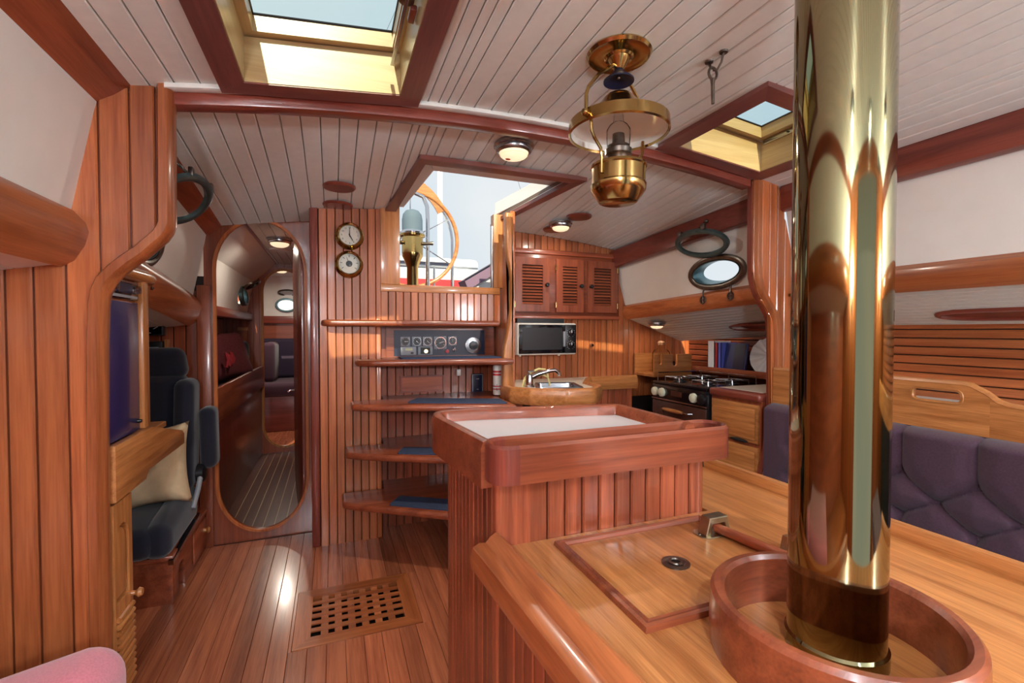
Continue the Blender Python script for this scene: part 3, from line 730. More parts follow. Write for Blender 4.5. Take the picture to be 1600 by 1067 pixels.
for zz_ in (.93, .948, .862, .845): obj('red_print', MB().ring([(.0268, 0), (.0275, 0), (.0275, .012 if zz_ > .9 else .007), (.0268, .012 if zz_ > .9 else .007)], (ecx, ecy, zz_), n=20), 'red_plastic', ex)
obj('valve', MB().lathe([(0, 0), (.011, 0), (.011, .03), (0, .034)], (ecx, ecy, 1.012), n=12).box(ecx-.012, ecx+.02, ecy-.03, ecy+.02, 1.014, 1.024, .002), 'black', ex)
for i, s_ in enumerate('12'): text(s_, .022, Matrix.Translation((ecx-.012, ecy-.0285, .872-.024*i)) @ Matrix.Rotation(PI/2, 4, 'X'), 'black', ex, 'printed_number')

# ------------------------------------------------------------------ ship's clock and barometer
def bulkhead_clock(x, z, label, clock):
    t = thing('ship_clock' if clock else 'barometer', label, 'clock' if clock else 'barometer', (x, YW-.012, z))
    y = YW-.0125
    obj('case', MB().lathe([(.060, 0), (.074, 0), (.076, -.006), (.066, -.012), (.066, -.036), (.070, -.044), (.063, -.054), (.056, -.05), (.054, -.04)], (x, y, z), 'y', 36), 'brass', t)
    d = obj('dial', MB().lathe([(0, -.034), (.056, -.034), (.056, -.03), (0, -.03)], (x, y, z), 'y', 32), 'dial_face', t)
    R90 = Matrix.Rotation(PI/2, 4, 'X')
    if clock:
        for h in range(1, 13):
            a = PI/2-h*PI/6
            text(str(h), .0125, Matrix.Translation((x+math.cos(a)*.042, y-.0355, z+math.sin(a)*.042)) @ R90, 'black', d, 'numeral')
        for name, ang, L, w in (('minute_hand', 90, .042, .0022), ('hour_hand', -60, .032, .003)):
            a = math.radians(ang); c = Vector((x, y-.037, z)); p = Vector((math.cos(a), 0, math.sin(a)))
            obj(name, MB().tube([c-p*.008, c+p*L], [w, w*.5], 5), 'black', t)
    else:
        obj('aperture', MB().lathe([(0, -.036), (.017, -.036), (.017, -.034), (0, -.034)], (x, y, z), 'y', 20), 'black', t)
        obj('movement', MB().lathe([(0, -.038), (.005, -.0375), (.003, -.036), (0, -.036)], (x+.004, y, z-.007), 'y', 12), 'bronze', t)
        tk = MB()
        for k in range(25):
            a = math.radians(215-k*250/24*1.0); p = Vector((math.cos(a), 0, math.sin(a))); c = Vector((x, y-.0352, z))
            tk.tube([c+p*(.044 if k % 4 else .036), c+p*.049], .0008 if k % 4 else .0016, 4)
        obj('scale_marks', tk, 'black', d)
        a = math.radians(110); p = Vector((math.cos(a), 0, math.sin(a))); c = Vector((x, y-.037, z))
        obj('needle', MB().tube([c+p*.016, c+p*.04], [.0018, .0008], 5), 'black', t)
    obj('glass_cover', MB().lathe([(0, -.050), (.056, -.048), (.056, -.047), (0, -.048)], (x, y, z), 'y', 28), 'clear_glass', t)
bulkhead_clock(.092, 1.729, "round brass ship's clock with numerals mounted over the barometer", True)
bulkhead_clock(.088, 1.572, "round brass barometer with a black centre mounted under the ship's clock", False)

# ------------------------------------------------------------------ curved grab post between steps and galley
pc = [(.955, 1.90), (.958, 1.78), (.96, 1.70), (.972, 1.62), (.985, 1.56), (.992, 1.50), (.993, 1.42), (.99, 1.34), (.978, 1.24), (.96, 1.16), (.945, 1.10), (.94, 1.02), (.938, .93), (.936, .845)]
gp = tag(obj('grab_post', MB().prism(pc+[(1.005, .845), (1.005, 1.90)], 'y', 2.575, 2.625, r=.012, seg=3), 'gold_z'), 'glossy wavy wooden grab post between the companionway and the sink', 'post')
# ------------------------------------------------------------------ galley
GZ = .862
gc = thing('sink_counter', 'cream sink worktop with a glossy rounded wooden fiddle', 'worktop', (1.3, 2.6, .8))
CP = [(.94, 2.47), (1.02, 2.36), (1.20, 2.26), (1.36, 2.25), (1.50, 2.40), (1.52, 2.58), (1.66, 2.80), (2.05, 2.80), (2.05, 2.985), (1.035, 2.985), (1.035, 2.62), (.94, 2.60)]
CPr = round_poly(CP, [.03, .06, .1, .08, .08, .08, .05, 0, 0, 0, 0, 0], 5)
SK = round_poly([(1.10, 2.44), (1.36, 2.36), (1.43, 2.62), (1.20, 2.70)], .03, 4)
obj('worktop', plate_hole([(1.035, 2.40), (1.20, 2.29), (1.36, 2.28), (1.47, 2.40), (1.50, 2.60), (1.64, 2.83), (1.30, 2.985), (1.036, 2.985)], SK, 'z', GZ-.03, GZ), 'counter_cream', gc, smooth=False)
obj('worktop', MB().prism([(1.30, 2.985), (1.64, 2.83), (2.05, 2.83), (2.05, 2.985)], 'z', GZ-.03, GZ), 'counter_cream', gc, smooth=False)
fs_ = [(-.028, -.075), (.012, -.075), (.022, -.055), (.024, -.01), (.016, .014), (0, .02), (-.016, .014), (-.022, .0), (-.028, -.02)]
path = [p for p in CPr][:]
fid = [(x, y, GZ) for x, y in round_poly([(.955, 2.61), (.955, 2.47), (1.03, 2.37), (1.20, 2.275), (1.36, 2.265), (1.485, 2.40), (1.51, 2.60), (1.655, 2.815), (2.05, 2.815)], [0, .03, .05, .06, .06, .06, .05, .04, 0], 5)]
obj('fiddle', MB().sweep(fid, fs_, (0, 0, 1)), 'gold_x', gc)
sk = thing('sink', 'stainless steel sink let into the cream worktop', 'sink', (1.27, 2.53, GZ))
inner = [(1.27+(x-1.27)*.9, 2.53+(y-2.53)*.9) for x, y in SK]
rim = MB(); n = len(SK)
outer = [(1.27+(x-1.27)*1.05, 2.53+(y-2.53)*1.05) for x, y in SK]
deep = [(1.27+(x-1.27)*.8, 2.53+(y-2.53)*.8) for x, y in SK]
vs = [(x, y, GZ+.001) for x, y in outer]+[(x, y, GZ+.012) for x, y in SK]+[(x, y, GZ+.006) for x, y in inner]+[(x, y, GZ-.14) for x, y in deep]
fs = []
for lvl in range(3):
    for i in range(n): fs.append((lvl*n+i, lvl*n+(i+1) % n, (lvl+1)*n+(i+1) % n, (lvl+1)*n+i))
fs.append(tuple(3*n+i for i in range(n)))
obj('basin', rim.add(vs, fs), 'steel', sk); obj('drain', MB().lathe([(0, 0), (.025, 0), (.025, .004), (0, .004)], (1.27, 2.53, GZ-.1395), n=16), 'chrome', sk)
fc = thing('mixer_tap', 'chrome mixer tap with a long swan spout at the sink', 'tap', (1.10, 2.56, GZ))
obj('body', MB().lathe([(0, 0), (.03, 0), (.03, .008), (.024, .014), (.022, .06), (.018, .075), (0, .08)], (1.10, 2.56, GZ), n=16), 'chrome', fc)
obj('spout', MB().tube([(1.10, 2.56, GZ+.055), (1.15, 2.553, GZ+.078), (1.22, 2.545, GZ+.095), (1.26, 2.54, GZ+.10), (1.285, 2.537, GZ+.085), (1.29, 2.536, GZ+.062)], [.016, .014, .012, .012, .013, .013]), 'chrome', fc)
obj('lever', MB().tube([(1.10, 2.56, GZ+.075), (1.09, 2.55, GZ+.095), (1.125, 2.54, GZ+.098)], [.01, .008, .006]), 'chrome', fc)
fw = thing('water_spout', 'thin brass-yellow water spout arching behind the mixer tap', 'tap', (1.09, 2.60, GZ))
obj('pipe', MB().tube([(1.085, 2.61, GZ), (1.09, 2.61, GZ+.05), (1.13, 2.605, GZ+.085), (1.18, 2.60, GZ+.105), (1.22, 2.595, GZ+.10), (1.235, 2.59, GZ+.07), (1.237, 2.59, GZ+.04)], .007), 'yellow_hose', fw)
obj('pipe', MB().tube([(1.065, 2.585, GZ), (1.07, 2.58, GZ+.04), (1.12, 2.575, GZ+.06), (1.19, 2.57, GZ+.072), (1.225, 2.566, GZ+.055), (1.235, 2.565, GZ+.02), (1.237, 2.565, GZ+.003)], .006), 'yellow_hose', fw)
# cabinet front under the sink, boards
sc_ = thing('sink_cabinet', 'board-fronted wooden cabinet under the sink worktop', 'cabinet', (1.25, 2.5, 0))
fr = [(1.045, 2.42), (1.20, 2.315), (1.36, 2.305), (1.455, 2.42), (1.48, 2.60), (1.62, 2.84), (2.03, 2.84)]
obj('body', MB().prism(fr+[(2.03, 2.98), (1.04, 2.98)], 'z', .002, GZ-.08), 'dark_gap', sc_, smooth=False)
for (ax, ay), (bx_, by) in zip(fr[:-1], fr[1:]):
    L = math.hypot(bx_-ax, by-ay); k = max(1, round(L/.05)); nx, ny = (by-ay)/L, -(bx_-ax)/L
    boards(sc_, 'cherry_z', lambda u, v, ax=ax, ay=ay, bx_=bx_, by=by, L=L: (ax+(bx_-ax)*u/L, ay+(by-ay)*u/L, v), (nx, ny, 0), frange(0, L, k), const(.002), const(GZ-.08), t=.011, gap=.0015)
# louvred wall cabinet
wc = thing('wall_cabinet', 'wooden wall cabinet with three louvred doors over the microwave', 'cabinet', (1.56, 2.95, 1.3))
CX0, CX1, CZ0, CZ1, CY = 1.135, 2.0, 1.295, 1.745, 2.955
obj('carcase', MB().box(CX0, CX1, CY, 2.985, CZ0, CZ1, .004), 'cherry_x', wc)
obj('crown', MB().box(CX0-.008, CX1+.008, CY-.014, 2.985, CZ1-.012, CZ1+.022, .006), 'cherry_x', wc)
obj('base_rail', MB().box(CX0-.004, CX1+.004, CY-.008, 2.985, CZ0-.012, CZ0+.014, .005), 'cherry_x', wc)
for (dx0, dx1, kn, hg) in ((1.158, 1.413, 1, 0), (1.468, 1.684, 1, 0), (1.722, 1.965, 0, 1)):
    dz0, dz1 = 1.333, 1.705; s = .05
    d = obj('door', plate_hole([(dx0, dz0), (dx1, dz0), (dx1, dz1), (dx0, dz1)], [(dx0+s, dz0+s), (dx1-s, dz0+s), (dx1-s, dz1-s), (dx0+s, dz1-s)], 'y', CY-.02, CY-.001), 'cherry_z', wc, smooth=False)
    obj('backing', MB().box(dx0+s, dx1-s, CY-.004, CY-.001, dz0+s, dz1-s), 'dark_gap', d)
    NL = 13; first = None
    h = (dz1-dz0-2*s)/NL
    for k in range(NL):
        zz_ = dz0+s+h*(k+.5)
        q = [(dx0+s, CY-.017, zz_-h*.40), (dx1-s, CY-.017, zz_-h*.40), (dx1-s, CY-.006, zz_+h*.08), (dx0+s, CY-.006, zz_+h*.08)]
        if first is None: first = obj('slat', MB().slab(q, (0, -.001, .005)), 'cherry_x', d, smooth=False)
        else: copy_part(first, d, (0, 0, h*k))
    kx = dx1-.022 if kn else dx0+.022
    obj('knob', MB().lathe([(0, 0), (.012, 0), (.009, -.008), (.015, -.018), (.011, -.026), (0, -.027)], (kx, CY-.02, 1.52), 'y', 16), 'black', d)
    hx = dx0-.004 if not hg else dx1+.004
    for zz_ in (dz0+.05, dz1-.06): obj('hinge', MB().tube([(hx, CY-.021, zz_-.02), (hx, CY-.021, zz_+.02)], .005, 8), 'brass', d)
# microwave
mw = thing('microwave_oven', 'black-fronted microwave oven with a white case hung under the louvred cabinet', 'microwave', (1.33, 2.9, 1.03))
MX0, MX1, MZ0, MZ1, MY = 1.118, 1.553, 1.04, 1.252, 2.80
obj('case', MB().box(MX0, MX1, MY, 2.984, MZ0, MZ1, .012), 'white_plastic', mw)
d = obj('door', MB().box(MX0+.008, MX1-.095, MY-.012, MY, MZ0+.01, MZ1-.01, .004), 'black_gloss', mw)
obj('window', MB().box(MX0+.03, MX1-.115, MY-.0135, MY-.012, MZ0+.035, MZ1-.03), 'black', d)
obj('handle', MB().box(MX1-.112, MX1-.098, MY-.028, MY-.012, MZ0+.055, MZ1-.055, .004), 'grey_plastic', d)
obj('control_panel', MB().box(MX1-.093, MX1-.008, MY-.012, MY, MZ0+.01, MZ1-.01, .003), 'black', mw)
for zz_ in (1.188, 1.105):
    g = obj('dial', MB().lathe([(0, 0), (.022, 0), (.02, -.012), (.008, -.014), (0, -.014)], (MX1-.05, MY-.012, zz_), 'y', 20), 'black_gloss', mw)
    tk = MB()
    for k in range(11):
        a = math.radians(240-30*k); p = Vector((math.cos(a), 0, math.sin(a))); c = Vector((MX1-.05, MY-.0125, zz_)); tk.tube([c+p*.026, c+p*.03], .001, 4)
    obj('scale_marks', tk, 'label_white', g); obj('pointer', MB().box(MX1-.052, MX1-.048, MY-.0275, MY-.025, zz_, zz_+.018), 'label_white', g)
for fx in (MX0+.03, MX1-.12): obj('foot', MB().lathe([(0, 0), (.008, 0), (.008, -.008), (0, -.008)], (fx, MY+.03, MZ0), n=10), 'white_plastic', mw)
obj('hanging_bracket', MB().box(MX0+.02, MX1-.07, MY+.05, 2.98, MZ1-.001, 1.284), 'black', mw)
kn = thing('locker_knob', 'small chrome knob on the boarded galley bulkhead', 'knob', (1.76, 2.98, 1.10))
obj('stem', MB().lathe([(0, 0), (.01, 0), (.007, -.01), (.014, -.02), (.01, -.03), (0, -.03)], (1.775, 2.988, 1.095), 'y', 14), 'chrome', kn)
tag(obj('wall_socket', MB().box(1.572, 1.592, 2.94, 2.988, 1.05, 1.075, .003), 'black'), 'small black catch on the bulkhead right of the microwave', 'catch')
tag(obj('switch_plate', MB().box(1.031, 1.034, 2.66, 2.74, 1.0, 1.14, .001), 'white_plastic'), 'white switch plate on the side wall beside the sink', 'switch')
# stove
sv = thing('gas_stove', 'black gimballed gas stove with cream knobs and chrome rail', 'stove', (2.25, 2.36, .4))
SX, SY0, SY1 = 2.055, 2.125, 2.62
obj('body', MB().box(SX, 2.5, SY0, SY1, .40, .845, .006), 'black', sv)
obj('hob', MB().box(SX-.008, 2.5, SY0, SY1, .845, .862, .004), 'black_gloss', sv)
obj('control_panel', MB().box(SX-.012, SX+.002, SY0+.003, SY1-.003, .755, .842, .003), 'black_gloss', sv)
for yy, m_ in ((2.585, 'cream_knob'), (2.515, 'cream_knob'), (2.225, 'cream_knob'), (2.16, 'black')):
    obj('knob', MB().lathe([(0, 0), (.03, 0), (.028, -.014), (.012, -.02), (0, -.02)], (SX-.012, yy, .793), 'x', 18), m_, sv)
obj('badge', MB().box(SX-.0145, SX-.012, 2.33, 2.43, .78, .815), 'oven_brown', sv)
obj('trim_strip', MB().box(SX-.016, SX, SY0, SY1, .742, .752, .002), 'chrome', sv)
d = obj('oven_door', MB().box(SX-.012, SX, SY0+.003, SY1-.003, .42, .735, .004), 'oven_brown', sv)
obj('handle', MB().tube([(SX-.035, 2.30, .69), (SX-.037, 2.34, .69), (SX-.037, 2.44, .69), (SX-.035, 2.48, .69)], [.008, .013, .013, .008], 10), 'gold_y', d)
obj('handle_bracket', MB().tube([(SX-.01, 2.24, .69), (SX-.034, 2.25, .69), (SX-.035, 2.30, .69)], .005, 8).tube([(SX-.01, 2.51, .69), (SX-.034, 2.50, .69), (SX-.035, 2.48, .69)], .005, 8), 'chrome', d)
obj('gallery_rail', MB().tube([(SX+.03, SY1-.01, .865), (SX+.03, SY1-.01, .915), (2.46, SY1-.01, .915), (2.46, SY0+.02, .915), (2.46, SY0+.02, .865)], .004, 6).tube([(2.46, SY1-.01, .865), (2.46, SY1-.01, .915)], .004, 6).tube([(2.46, 2.36, .865), (2.46, 2.36, .915)], .004, 6), 'chrome', sv)
for bx_, by in ((2.17, 2.24), (2.17, 2.49), (2.36, 2.24), (2.36, 2.49)):
    b = obj('burner', MB().lathe([(0, .0), (.045, 0), (.042, .008), (.028, .010), (.026, .018), (0, .02)], (bx_, by, .862), n=20), 'black', sv)
    gr = MB()
    for k in range(4):
        a = PI/4+PI/2*k; gr.tube([(bx_+math.cos(a)*.095, by+math.sin(a)*.095, .865), (bx_+math.cos(a)*.095, by+math.sin(a)*.095, .892), (bx_+math.cos(a)*.02, by+math.sin(a)*.02, .892)], .004, 6)
    gr.tube([(bx_+math.cos(2*PI*k/20)*.07, by+math.sin(2*PI*k/20)*.07, .890) for k in range(20)], .003, 6, closed=True)
    obj('grate', gr, 'steel', b)
# drawer unit next to the stove
du = thing('drawer_unit', 'wooden drawer unit between the stove and the curved bulkhead', 'drawers', (2.2, 1.93, 0))
obj('carcase', MB().box(2.075, 2.5, 1.775, 2.115, .02, .835), 'cherry_z', du)
obj('worktop', MB().box(2.05, 2.55, 1.77, 2.118, .825, .872, .016, 3), 'red_y', du)
obj('worktop_inlay', MB().box(2.11, 2.50, 1.80, 2.085, .868, .8735), 'counter_cream', du)
for z0, z1 in ((.605, .81), (.30, .585)):
    d = obj('drawer', MB().box(2.062, 2.08, 1.785, 2.105, z0, z1, .005), 'gold_y', du)
    obj('raised_panel', MB().box(2.054, 2.064, 1.80, 2.09, z0+.018, z1-.022, .006), 'gold_y', d)
    obj('finger_pull', MB().ball((2.056, 1.90, z0+.004), (.012, .06, .01)), 'dark_gap', d)
# splash shelf, rack, bottle, books, dish
sh = tag(obj('galley_shelf', MB().box(2.50, 2.695, 1.79, 2.97, .90, .925, .006).box(2.49, 2.505, 1.79, 2.97, .90, .945, .005), 'cherry_y'), 'long wooden shelf with a fiddle behind the stove', 'shelf')
struct('trim_13', MB().box(2.50, 2.53, 1.772, 1.82, .86, 1.36), 'red_z', 'dark upright at the end of the galley shelf')
bh = thing('bottle_rack', 'orange-brown wooden bottle rack with two U-shaped slots beside the stove', 'rack', (2.34, 2.76, .862))
def rack_front(x0, x1, z0, z1, slots):
    p = [(x0, z0), (x1, z0), (x1, z1)]
    for a, b, d in slots[::-1]:
        p += [(b, z1)]+[((a+b)/2+(b-a)/2*math.cos(PI*k/8), d-(b-a)/2*math.sin(PI*k/8)) for k in range(9)]+[(a, z1)]
    return p+[(x0, z1)]
obj('front_board', MB().prism(rack_front(2.15, 2.488, .868, 1.03, [(2.185, 2.215, .97), (2.315, 2.355, .965)]), 'y', 2.735, 2.752, r=.002), 'gold_x', bh)
obj('back_board', MB().box(2.15, 2.488, 2.96, 2.975, .868, 1.03), 'gold_x', bh)
obj('floor_board', MB().box(2.15, 2.488, 2.752, 2.96, .868, .885), 'gold_x', bh)
bo = thing('glass_bottle', 'clear square-shouldered glass decanter with a stopper standing in the rack', 'bottle', (2.27, 2.83, .886))
obj('body', MB().lathe([(0, 0), (.06, 0), (.064, .006), (.064, .15), (.05, .17), (.024, .182), (.022, .20), (.028, .204), (.028, .21), (0, .21)], (2.31, 2.86, .886), n=18), 'clear_glass', bo)
obj('stopper', MB().lathe([(0, .21), (.024, .21), (.028, .228), (.018, .238), (0, .24)], (2.31, 2.86, .886), n=14), 'teak_deck', bo)
tb = thing('small_bottle', 'small dark glass bottle lying low in the second slot of the rack', 'bottle', (2.40, 2.83, .886))
obj('body', MB().lathe([(0, 0), (.028, 0), (.03, .004), (.03, .05), (.012, .07), (.012, .085), (0, .086)], (2.40, 2.83, .886), n=14), 'black_gloss', tb)
def book(y0, y1, z1, mat_, label, depth=.15):
    b = thing('book', label, 'book', (2.58, (y0+y1)/2, .926))
    x0 = 2.515
    obj('cover', MB().box(x0, x0+depth, y0, y0+.003, .926, z1).box(x0, x0+depth, y1-.003, y1, .926, z1).box(x0, x0+.004, y0, y1, .926, z1), mat_, b)
    obj('pages', MB().box(x0+.004, x0+depth-.004, y0+.003, y1-.003, .930, z1-.004), 'book_white', b)
    return b
book(2.545, 2.605, 1.128, 'book_white', 'thick white-spined book on the galley shelf')
b_ = book(2.515, 2.54, 1.118, 'book_red', 'thin red-spined book next to the white one'); 
book(2.485, 2.512, 1.118, 'book_violet', 'violet-blue book between the red and the navy book')
nb = thing('book', 'large navy book leaning open-faced on the galley shelf', 'book', (2.55, 2.38, .926))
obj('cover', MB().slab([(2.53, 2.30, .926), (2.53, 2.48, .926), (2.56, 2.48, 1.115), (2.56, 2.30, 1.115)], (.012, 0, 0)), 'book_blue', nb, smooth=False)
obj('cover_picture', MB().slab([(2.5285, 2.31, .932), (2.5285, 2.40, .932), (2.5565, 2.40, 1.108), (2.5565, 2.31, 1.108)], (.001, 0, 0)), 'book_night', nb, smooth=False)
dsh = thing('scallop_dish', 'white scalloped ceramic dish propped up at the end of the galley shelf', 'dish', (2.57, 2.19, .926))
vs = []; fs = []; NR, NA = 6, 60
for r_ in range(NR+1):
    for k in range(NA):
        a = 2*PI*k/NA; rr = r_/NR; rad = .112*rr*(1+.05*math.cos(12*a)*rr)
        vs.append((2.575+.035*(1-rr*rr)+.006*math.cos(12*a)*rr+.02*rr*math.sin(a), 2.185+rad*math.cos(a), 1.04+rad*math.sin(a)))
for r_ in range(NR):
    for k in range(NA): fs.append((r_*NA+k, r_*NA+(k+1) % NA, (r_+1)*NA+(k+1) % NA, (r_+1)*NA+k))
dm = MB().add(vs, fs); nv = len(dm.v); dm.add([(x+.006, y, z) for x, y, z in vs], [f[::-1] for f in fs])
dm.f += [(NR*NA+k, NR*NA+(k+1) % NA, nv+NR*NA+(k+1) % NA, nv+NR*NA+k) for k in range(NA)]
obj('bowl', dm, 'ceramic', dsh)

# opening ports ------------------------------------------------------------
def oval_ring(frame, rx, ry, w, d, n=44):
    """ring of width w and depth d in the local plane of frame (Matrix)"""
    m = MB(); vs = []; fs = []
    sec = [(0, 0), (0, d), (w*.3, d*1.25), (w*.7, d*1.25), (w, d), (w, 0)]
    for i in range(n):
        a = 2*PI*i/n; c, s = math.cos(a), math.sin(a)
        for o_, h in sec: vs.append(frame @ Vector(((rx+o_)*c, (ry+o_)*s, h)))
    q = len(sec)
    for i in range(n):
        for k in range(q): fs.append((i*q+k, ((i+1) % n)*q+k, ((i+1) % n)*q+(k+1) % q, i*q+(k+1) % q))
    return m.add(vs, fs)
def oval_pane(frame, rx, ry, h0, h1, n=40):
    m = MB(); A = [frame @ Vector((rx*math.cos(2*PI*i/n), ry*math.sin(2*PI*i/n), h0)) for i in range(n)]; B = [frame @ Vector((rx*math.cos(2*PI*i/n), ry*math.sin(2*PI*i/n), h1)) for i in range(n)]
    return m.hexa(A, B)
def basis(o, ex, ez):
    ex = Vector(ex).normalized(); ez = Vector(ez).normalized(); ey = ez.cross(ex).normalized(); ez = ex.cross(ey)
    M = Matrix(((ex.x, ey.x, ez.x, o[0]), (ex.y, ey.y, ez.y, o[1]), (ex.z, ey.z, ez.z, o[2]), (0, 0, 0, 1))); return M
def port(o, ex, ez, label, lid_o, lid_ex, lid_ez, chain, rx=.165, ry=.072, mat_='bronze', through=False, lid_mat='verdigris'):
    t = thing('porthole', label, 'porthole', o)
    F = basis(o, ex, ez)
    obj('frame', oval_ring(F, rx, ry, .03, .02), mat_, t)
    obj('tube', oval_ring(basis(Vector(o)-Vector(ez).normalized()*.08, ex, ez), rx-.012, ry-.012, .012, .08), 'verdigris', t)
    for sx in (-.6, .55):
        p = F @ Vector((rx*sx, -ry-.012, .018)); 
        dg = obj('dog', MB().tube([p, p+Vector((0, 0, -.02))+Vector(ez)*.01, p+Vector((0, 0, -.045))+Vector(ez)*.012], .005, 8), 'bronze', t)
        cc = p+Vector((0, 0, -.065))+Vector(ez)*.012
        ring_ = [cc+Vector(ex)*math.cos(2*PI*k/16)*.018+Vector((0, 0, 1))*math.sin(2*PI*k/16)*.022 for k in range(16)]
        obj('wing_nut', MB().tube(ring_, .005, 6, closed=True).tube([cc-Vector(ex)*.018, cc+Vector(ex)*.018], .004, 6).tube([cc-Vector((0, 0, .02)), cc+Vector((0, 0, .02))], .004, 6), 'bronze', dg)
    L = basis(lid_o, lid_ex, lid_ez)
    lid = obj('lid', oval_ring(L, rx*.98, ry*.98, .03, .016), lid_mat, t)
    obj('pane', oval_pane(L, rx*.985, ry*.985, .004, .010), 'clear_glass', lid)
    for sx in (-.75, .45):
        p = L @ Vector((rx*sx, (ry+.03)*math.sqrt(max(0, 1-sx*sx)), .005))
        obj('lug', MB().box(p.x-.008, p.x+.008, p.y-.016, p.y+.016, p.z-.004, p.z+.03, .003), 'bronze', lid)
    if chain:
        a, b = Vector(chain[0]), Vector(chain[1]); ch_ = MB(); N = 5
        for k in range(N):
            c = a+(b-a)*((k+.5)/N); d = (b-a).normalized(); sd = Vector((1, 0, 0)) if k % 2 else d.cross(Vector((1, 0, 0))).normalized()
            ch_.tube([c+d*math.cos(2*PI*q/10)*.012+sd*math.sin(2*PI*q/10)*.006 for q in range(10)], .0025, 5, closed=True)
        obj('chain', ch_, 'bronze', t); obj('eye', MB().ball(tuple(a), .012), 'bronze', t)
    return t
(pb, pz0), (ptx, pz1) = right_pts(PORT[0]); ctr = Vector(gal_pt(*PORT)); up_v = (Vector(gal_pt(PORT[0], 1))-Vector(gal_pt(PORT[0], 0))).normalized()
exr = (Vector(gal_pt(2.4, PORT[1]))-Vector(gal_pt(1.9, PORT[1]))).normalized(); nr = -exr.cross(up_v).normalized()
if nr.x > 0: nr = -nr
port(tuple(ctr), -exr, nr, 'oval bronze porthole with its lid hooked up on the panel over the stove', (2.04, 2.17, 1.722), (0.05, -1, -.04), (-.70, 0, -.71), [(2.055, 2.15, 1.845), (2.0, 2.15, 1.80)], ry=.075)
port((-.690, 2.2, 1.573), (0, 1, -.12), (1, 0, -.2), 'oval bronze porthole with its lid hooked up over the navigation seat', (-.55, 2.18, 1.72), (0, 1, -.09), (.66, 0, -.75), [(-.55, 2.1, 1.84), (-.50, 2.12, 1.79)], ry=.09)

# ------------------------------------------------------------------ navigation corner (left)
nd = thing('navigation_desk', 'wooden navigation desk with a clipped-corner apron and arched cupboard door', 'desk', (-.9, 2.1, 0))
AX = -.632
ap = [(1.78, .842), (2.10, .842), (2.47, .755), (2.495, .735), (2.495, .690), (2.06, .690), (2.03, .664), (1.78, .664)]
obj('apron', MB().prism(ap, 'x', AX-.024, AX, r=.004), 'gold_y', nd)
obj('top', MB().box(-1.27, AX-.024, 1.78, 2.34, .80, .822, .004), 'gold_y', nd)
cab = obj('cupboard', MB().box(-1.27, AX-.03, 1.78, 1.925, .0, .664), 'teak_z', nd)
dz = [(1.78, .02), (1.918, .02), (1.918, .655), (1.78, .655)]
arch = [(1.79, .335), (1.892, .335), (1.892, .52)]+[(1.841+.051*math.cos(PI*k/10), .52+.06*math.sin(PI*k/10)) for k in range(1, 10)]+[(1.79, .52)]
d = obj('door', plate_hole(dz, arch, 'x', AX-.03, AX-.008), 'gold_z', nd)
ain = [(1.841+(y-1.841)*.82, .45+(z-.45)*.9) for y, z in arch]
obj('arched_panel', MB().prism(ain, 'x', AX-.03, AX-.013, r=.006), 'gold_z', d)
obj('arch_recess', MB().prism(arch, 'x', AX-.031, AX-.026), 'red_z', d)
f_ = None
for k in range(12):
    q = [(AX-.006, 1.79, .035+.022*k), (AX-.006, 1.90, .035+.022*k), (AX-.004, 1.90, .053+.022*k), (AX-.004, 1.79, .053+.022*k)]
    if f_ is None: f_ = obj('slat', MB().tube([(AX-.004, 1.79, .045), (AX-.004, 1.90, .045)], .009, 8), 'gold_y', d)
    else: copy_part(f_, d, (0, 0, .022*k))
obj('knob', MB().lathe([(0, 0), (.009, 0), (.007, .01), (.016, .02), (.012, .03), (0, .031)], (AX-.008, 1.907, .315), 'x', 16), 'gold_z', d)
el = thing('electrical_cabinet', 'dark blue electrical panel in a wooden case behind the left bulkhead', 'cabinet', (-.8, 1.95, .84))
obj('case', MB().box(-1.0, -.668, 1.78, 2.118, .842, 1.415, .004), 'teak_z', el)
obj('panel_front', MB().box(-.669, -.66, 1.785, 2.065, .842, 1.30, .002), 'navy_panel', el)
obj('edge_strip', MB().box(-.675, -.645, 2.068, 2.125, .842, 1.395, .005), 'gold_z', el)
obj('top_rail', MB().tube([(-.655, 1.775, 1.40), (-.655, 2.12, 1.40), (-.655, 2.17, 1.395), (-.66, 2.19, 1.39)], [.024, .024, .022, .01], 10), 'gold_y', el)
obj('latch', MB().lathe([(0, 0), (.008, 0), (.006, .012), (0, .013)], (-.66, 2.045, .875), 'x', 12), 'black', el)
st = thing('car_stereo', 'black and silver radio set at the head of the blue panel', 'radio', (-.67, 1.98, 1.31))
obj('body', MB().box(-.70, -.655, 1.80, 2.06, 1.308, 1.37, .004), 'black_gloss', st)
for yy in (1.85, 2.03): obj('knob', MB().lathe([(0, 0), (.016, 0), (.014, .014), (0, .015)], (-.655, yy, 1.345), 'x', 14), 'chrome', st)
obj('display', MB().box(-.656, -.653, 1.885, 2.0, 1.33, 1.362), 'instrument_panel', st)
obj('button_row', MB().box(-.656, -.652, 1.82, 2.04, 1.313, 1.322), 'grey_plastic', st)
obj('bezel', MB().box(-.657, -.651, 1.82, 2.04, 1.364, 1.37), 'chrome', st)
rb = thing('radio_box', 'small black radio box on the boards over the navigation seat', 'radio', (-.87, 2.96, 1.18))
obj('body', MB().box(-.92, -.832, 2.94, 2.987, 1.175, 1.25, .004), 'black', rb)
obj('face', MB().box(-.912, -.84, 2.9385, 2.94, 1.182, 1.244), 'black_gloss', rb); obj('legend', MB().box(-.905, -.885, 2.9378, 2.9385, 1.188, 1.191).tube([(-.875, 2.938, 1.21), (-.855, 2.938, 1.222)], .0015, 5), 'label_white', rb)
r2 = thing('radio_handset', 'flat black radio with a silver edge just above the seat headrest', 'radio', (-.87, 2.95, 1.09))
